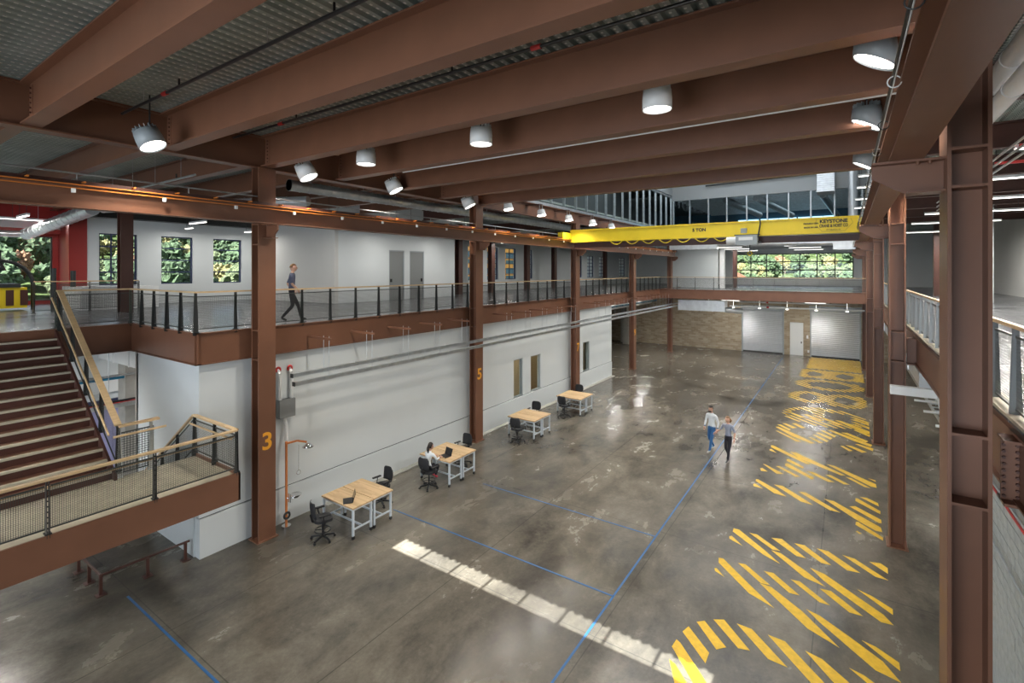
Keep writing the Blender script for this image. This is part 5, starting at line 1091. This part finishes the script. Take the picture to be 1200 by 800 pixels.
# walking figure, facing +Y; left = -X
def walkJ(stride, arml, armr):
    J = dict(pelvis=(0, 0, 0.95), waist=(0, 0.01, 1.10), chest=(0, 0.02, 1.34), neck=(0, 0.03, 1.50), skull=(0, 0.045, 1.60), head=(0, 0.055, 1.64), shl=(-0.185, 0.02, 1.41), shr=(0.185, 0.02, 1.41),
             hil=(-0.09, 0, 0.88), hir=(0.09, 0, 0.88))
    J['knl'] = (-0.10, stride * 0.42, 0.49); J['anl'] = (-0.10, stride * 0.62, 0.09); J['tol'] = (-0.11, stride * 0.62 + 0.16, 0.045)
    J['knr'] = (0.10, stride * 0.02 + 0.02, 0.49); J['anr'] = (0.10, -stride * 0.62, 0.13); J['tor'] = (0.11, -stride * 0.62 + 0.15, 0.05)
    J.update(arml); J.update(armr); return J
def clothing(z_shirt, z_belt, z_ankle, sleeve_x, sleeve_z, hc, up=0.0):
    def fn(c):
        if (c - Vector(hc)).length < 0.135 or c.z > z_shirt: return 0
        if c.z < z_ankle: return 3
        if abs(c.x) > sleeve_x and c.z < sleeve_z: return 0
        if c.z < z_belt: return 2
        return 1
    return fn
# man in white shirt and jeans, walking towards the camera side
J = walkJ(0.42, dict(ell=(-0.25, -0.06, 1.14), wrl=(-0.25, 0.02, 0.90)), dict(elr=(0.25, 0.02, 1.14), wrr=(0.24, 0.12, 0.92)))
fdir = (0.12, 1, -0.1)
person('bearded man in a white long shirt and blue jeans walking on the hall floor', J, radii(), BE, clothing(1.49, 0.97, 0.10, 0.2, 0.93, J['head']), ['skin', 'shirt_white', 'jeans', 'shoe_pale'], 0.24, fdir, dict(low=-0.15, beard=True), 'hair_dark',
       (-4.35, 20.2, 0), R(156), hands=(('wrl', (0, 0.1, -1), (1, 0, 0)), ('wrr', (0, 0.3, -1), (-1, 0, 0))))
J = walkJ(0.34, dict(ell=(-0.24, -0.05, 1.14), wrl=(-0.25, 0.02, 0.92)), dict(elr=(0.30, 0.03, 1.18), wrr=(0.46, 0.10, 1.04))); J = scaleJ(J, 0.93)
person('fair haired woman in a grey top and black trousers walking beside the bearded man', J, radii(0.9, True), BE, clothing(1.37, 0.93, 0.10, 0.2, 1.08, J['head']), ['skin', 'shirt_grey', 'trouser_black', 'shoe_black'], 0.22, (0.3, 1, 0.1), dict(low=-0.5, tail=0.16), 'hair_blond',
       (-3.62, 19.5, 0), R(160), hands=(('wrl', (0, 0.1, -1), (1, 0, 0)), ('wrr', (0.7, 0.3, -0.7), (-0.4, 0.3, -0.6))))
J = walkJ(0.46, dict(ell=(-0.24, -0.10, 1.14), wrl=(-0.22, 0.08, 0.96)), dict(elr=(0.24, 0.0, 1.14), wrr=(0.22, 0.16, 1.0))); J = scaleJ(J, 1.0)
person('man in a slate blue shirt and dark trousers walking along the upper floor', J, radii(0.98), BE, clothing(1.49, 0.98, 0.11, 0.19, 1.18, J['head']), ['skin', 'shirt_slate', 'trouser_black', 'shoe_black'], 0.24, (0, 1, 0), dict(low=-0.2), 'hair_blond',
       (-14.0, 8.62, 5.45), R(-28), hands=(('wrl', (0, 0.3, -1), (1, 0, 0)), ('wrr', (0, 0.4, -1), (-1, 0, 0))))
# seated woman, facing +Y, seat top 0.585
J = dict(pelvis=(0, -0.08, 0.69), waist=(0, -0.06, 0.84), chest=(0, 0.0, 1.05), neck=(0, 0.04, 1.20), skull=(0, 0.07, 1.28), head=(0, 0.09, 1.32), shl=(-0.16, 0.02, 1.11), shr=(0.16, 0.02, 1.11),
         ell=(-0.21, 0.14, 0.92), elr=(0.21, 0.14, 0.92), wrl=(-0.12, 0.36, 0.90), wrr=(0.12, 0.36, 0.90), hil=(-0.09, 0.0, 0.66), hir=(0.09, 0.0, 0.66), knl=(-0.10, 0.34, 0.66), knr=(0.10, 0.34, 0.66),
         anl=(-0.09, 0.26, 0.33), anr=(0.09, 0.20, 0.33), tol=(-0.09, 0.38, 0.28), tor=(0.09, 0.32, 0.28))
def seatfn(c):
    if c.z > 1.19: return 0
    if c.z < 0.37: return 3
    if c.y > 0.33 and c.z > 0.84: return 0
    if c.z < 0.75: return 2
    return 1
person('woman with dark ponytail in a white top seated at the second table pair', J, radii(0.85, True), BE, seatfn, ['skin', 'shirt_white', 'trouser_black', 'shoe_red'], 0.22, (0, 1, -0.25), dict(low=-0.5, tail=0.28), 'hair_dark',
       (-11.15, 11.62, 0), R(0), hands=(('wrl', (0.2, 1, 0), (0, 0, -1)), ('wrr', (-0.2, 1, 0), (0, 0, -1))))

# ================================================================== OBJECTS ON THE UPPER FLOOR AND FAR BAY
o = thing('steel_arch', 'dark arched steel frame with yellow base in front of the gable window', 'machine', (-27.2, 4.6, 5.45))
pts = [(0, 0.95 * math.cos(math.pi * t / 12), 1.0 + 0.95 * math.sin(math.pi * t / 12)) for t in range(13)]; MB().path([(0, 0.95, 0)] + pts + [(0, -0.95, 0)], 0.07, 8).build('arch', 'dark_steel', o)
MB().box(-0.4, 0.4, -1.2, 0.7, 0.1, 0.9).build('machine_base', 'yellow_paint', o)
for y in (-0.9, -0.4, 0.1, 0.5): MB().box(0.4, 0.43, y, y + 0.22, 0.2, 0.8).build('side_opening', 'brown_steel_dark', o)
MB().box(-0.5, 0.5, -1.3, 0.5, 0.9, 1.05).build('top_plate', 'dark_steel', o)
MB().tube((0, 0, 2.0), (0, 0, 2.35), 0.05, 8).build('finial', 'dark_steel', o); MB().lathe([(0.02, 0.3), (0.12, 0.1), (0.2, -0.1), (0.0, -0.1)], (0, 0, 1.65), 12).build('bell', 'dark_steel', o)
for i, y in enumerate((5.9, 6.5)): tag(MB().tube((-26.0, y, 5.45), (-26.0, y, 6.9 - i * 0.1 + 0.2), 0.09, 10).build('steel_post', 'dark_steel'), ('short dark post right of the steel arch', 'second dark post nearer the white low wall')[i], 'post')
tag(box('floor_cabinet', 'pale_concrete', -17.8, -17.2, 45.0, 46.0, 0, 2.6), 'pale cabinet by the far brick wall beyond the white wall', 'cabinet')
tag(box('blue_machine', 'tape_blue', -18.3, -17.9, 36.9, 37.3, 0, 1.6), 'blue object beside the rust brown ground column', 'machine')
tag(box('wall_switch', 'white_paint', -2.76, -2.62, 46.96, 47.0, 1.45, 1.7), 'white switch plate beside the white door', 'switch')
tag(box('wall_socket', 'white_paint', -2.68, -2.56, 46.96, 47.0, 0.3, 0.5), 'white socket low beside the white door', 'socket')

# ================================================================== OUTSIDE
g = struct(box('ground', 'asphalt', -90, -31.4, -80, 200, -0.6, -0.3)); struct(box('ground_far', 'asphalt', -90, 90, 60.4, 150, -0.6, -0.3))
def hill(name, fn, x0, x1, y0, y1, nx, ny):
    vs = []; 
    for i in range(nx + 1):
        for j in range(ny + 1):
            x = x0 + (x1 - x0) * i / nx; y = y0 + (y1 - y0) * j / ny; vs.append((x, y, fn(x, y)))
    b = MB(); b.add(vs, [(i * (ny + 1) + j, (i + 1) * (ny + 1) + j, (i + 1) * (ny + 1) + j + 1, i * (ny + 1) + j + 1) for i in range(nx) for j in range(ny)], 0, True)
    return struct(b.build(name, 'hill_soil'))
hl = lambda x, y: max(0, (-x - 85)) * 0.24 + 2.0 * math.sin(y * 0.05) - 0.5
hr = lambda x, y: max(0, (y - 125)) * 0.2 + 2.0 * math.sin(x * 0.06) - 0.5
hill('hillside_left', hl, -230, -80, -120, 330, 10, 30); hill('hillside_far', hr, -120, 120, 120, 300, 24, 10)
def crown(seed):
    random.seed(seed); bm = bmesh.new()
    for k in range(5):
        c_ = Vector((random.uniform(-1.1, 1.1), random.uniform(-1.1, 1.1), 2.6 + random.uniform(-0.8, 1.2)))
        r_ = bmesh.ops.create_icosphere(bm, subdivisions=3, radius=random.uniform(0.9, 1.5))
        for v in r_['verts']: v.co = v.co * random.uniform(0.62, 1.3) + c_
    me = bpy.data.meshes.new('foliage'); bm.to_mesh(me); bm.free(); return me
FM = ['foliage_green', 'foliage_olive', 'foliage_green', 'foliage_orange', 'foliage_yellow', 'foliage_olive', 'foliage_green', 'foliage_olive', 'foliage_green']
crowns = []
for i, m_ in enumerate(FM): me = crown(i + 3); me.materials.append(M[m_]); crowns.append(me)
tk = MB().tube((0, 0, -1.5), (0, 0, 2.4), 0.16, 7).build('trunk', 'bark'); trunk = tk.data; bpy.data.objects.remove(tk)
random.seed(21); NT = 0
def tree(x, y, z, s, where):
    k = random.randrange(len(crowns)); colr = {'foliage_green': 'green', 'foliage_olive': 'olive', 'foliage_orange': 'orange', 'foliage_yellow': 'yellow'}[FM[k]]
    o = thing('tree', '%s autumn tree on the wooded hillside %s' % (colr, where), 'tree', (x, y, z), random.uniform(0, 6), '%s trees %s' % (colr, where)); o.scale = (s, s, s * random.uniform(0.9, 1.2))
    link('foliage', crowns[k], o); link('trunk', trunk, o)
for r_ in range(15):
    for c_ in range(17):
        x = -88 - r_ * 5.5 + random.uniform(-2, 2); y = -12 + c_ * 4.6 + r_ * 0.22 * (c_ - 5) + random.uniform(-2, 2); tree(x, y, hl(x, y), random.uniform(0.8, 1.25), 'outside the left windows')
for r_ in range(7):
    for c_ in range(12):
        y = 128 + r_ * 8 + random.uniform(-3, 3); x = -62 + c_ * 6.5 + random.uniform(-3, 3); tree(x, y, hr(x, y), random.uniform(0.7, 1.1), 'beyond the far end window')
def building(x0, x1, y0, y1, h, label, m='facade_orange'):
    o = thing('building', label, 'building', ((x0 + x1) / 2, (y0 + y1) / 2, -0.3)); a, c = (x1 - x0) / 2, (y1 - y0) / 2
    MB().box(-a, a - 0.3, -c, c, 0, h).build('wall', 'facade_blue', o); nf = int(h / 1.1)
    for i in range(nf): MB().box(a - 0.3, a, -c, c, i * 1.1, i * 1.1 + (0.55 if i % 2 else 0.3)).build('spandrel', m, o)
    for j in range(int(2 * c / 3) + 1): MB().box(a - 0.2, a + 0.05, -c + j * 3 - 0.12, -c + j * 3 + 0.12, 0, h).build('pier', m, o)
    return o
building(-46, -40, 30, 80, 14, 'orange and blue framed building outside the far left windows')
for i, (x, y) in enumerate(((-12, 117), (-21, 121), (-8, 123), (-55, 6), (-58, 18), (-56, 30))):
    o = thing('parked_car', '%s pale car parked outside %s' % (ORD[i % 3], 'beyond the far end window' if i < 3 else 'beyond the left windows'), 'car', (x, y, -0.3), R(90) if i < 3 else 0)
    MB().prism([(-0.85, -2.2), (0.85, -2.2), (0.85, 2.2), (-0.85, 2.2)], 0.35, 0.85).build('car_body', 'car_white', o); MB().add([(-0.8, -1.4, 0.85), (0.8, -1.4, 0.85), (0.8, 1.5, 0.85), (-0.8, 1.5, 0.85), (-0.65, -0.8, 1.4), (0.65, -0.8, 1.4), (0.65, 0.9, 1.4), (-0.65, 0.9, 1.4)], [(4, 5, 6, 7), (0, 1, 5, 4), (1, 2, 6, 5), (2, 3, 7, 6), (3, 0, 4, 7)]).build('cabin', 'facade_blue', o)
    for sx in (-1, 1):
        for sy in (-1.4, 1.4): MB().tube((sx * 0.75, sy, 0.33), (sx * 0.92, sy, 0.33), 0.33, 14).build('wheel', 'black_plastic', o)

o = thing('mill_frame', 'rusty open steel mill frame outside the left end of the far window', 'structure', (-16.5, 78, -0.3))
for i in range(5):
    MB().bar((-6 + i * 2.6, 0, 0), (-6 + i * 2.6, 0, 12 - i * 1.6), 0.35, 0.35).build('post', 'brown_steel', o)
    MB().bar((-6 + i * 2.6, 4, 0), (-6 + i * 2.6, 4, 12 - i * 1.6), 0.35, 0.35).build('post', 'brown_steel', o)
MB().bar((-6.5, 0, 12), (5, 0, 5.4), 0.4, 0.5).build('rafter', 'brown_steel', o); MB().bar((-6.5, 4, 12), (5, 4, 5.4), 0.4, 0.5).build('rafter', 'brown_steel', o)
for i in range(6): MB().bar((-6.5, 0, 1.6 + i * 1.5), (4.6 - i * 0.4, 0, 1.6 + i * 1.5), 0.15, 0.2).build('girt', 'brown_steel', o)
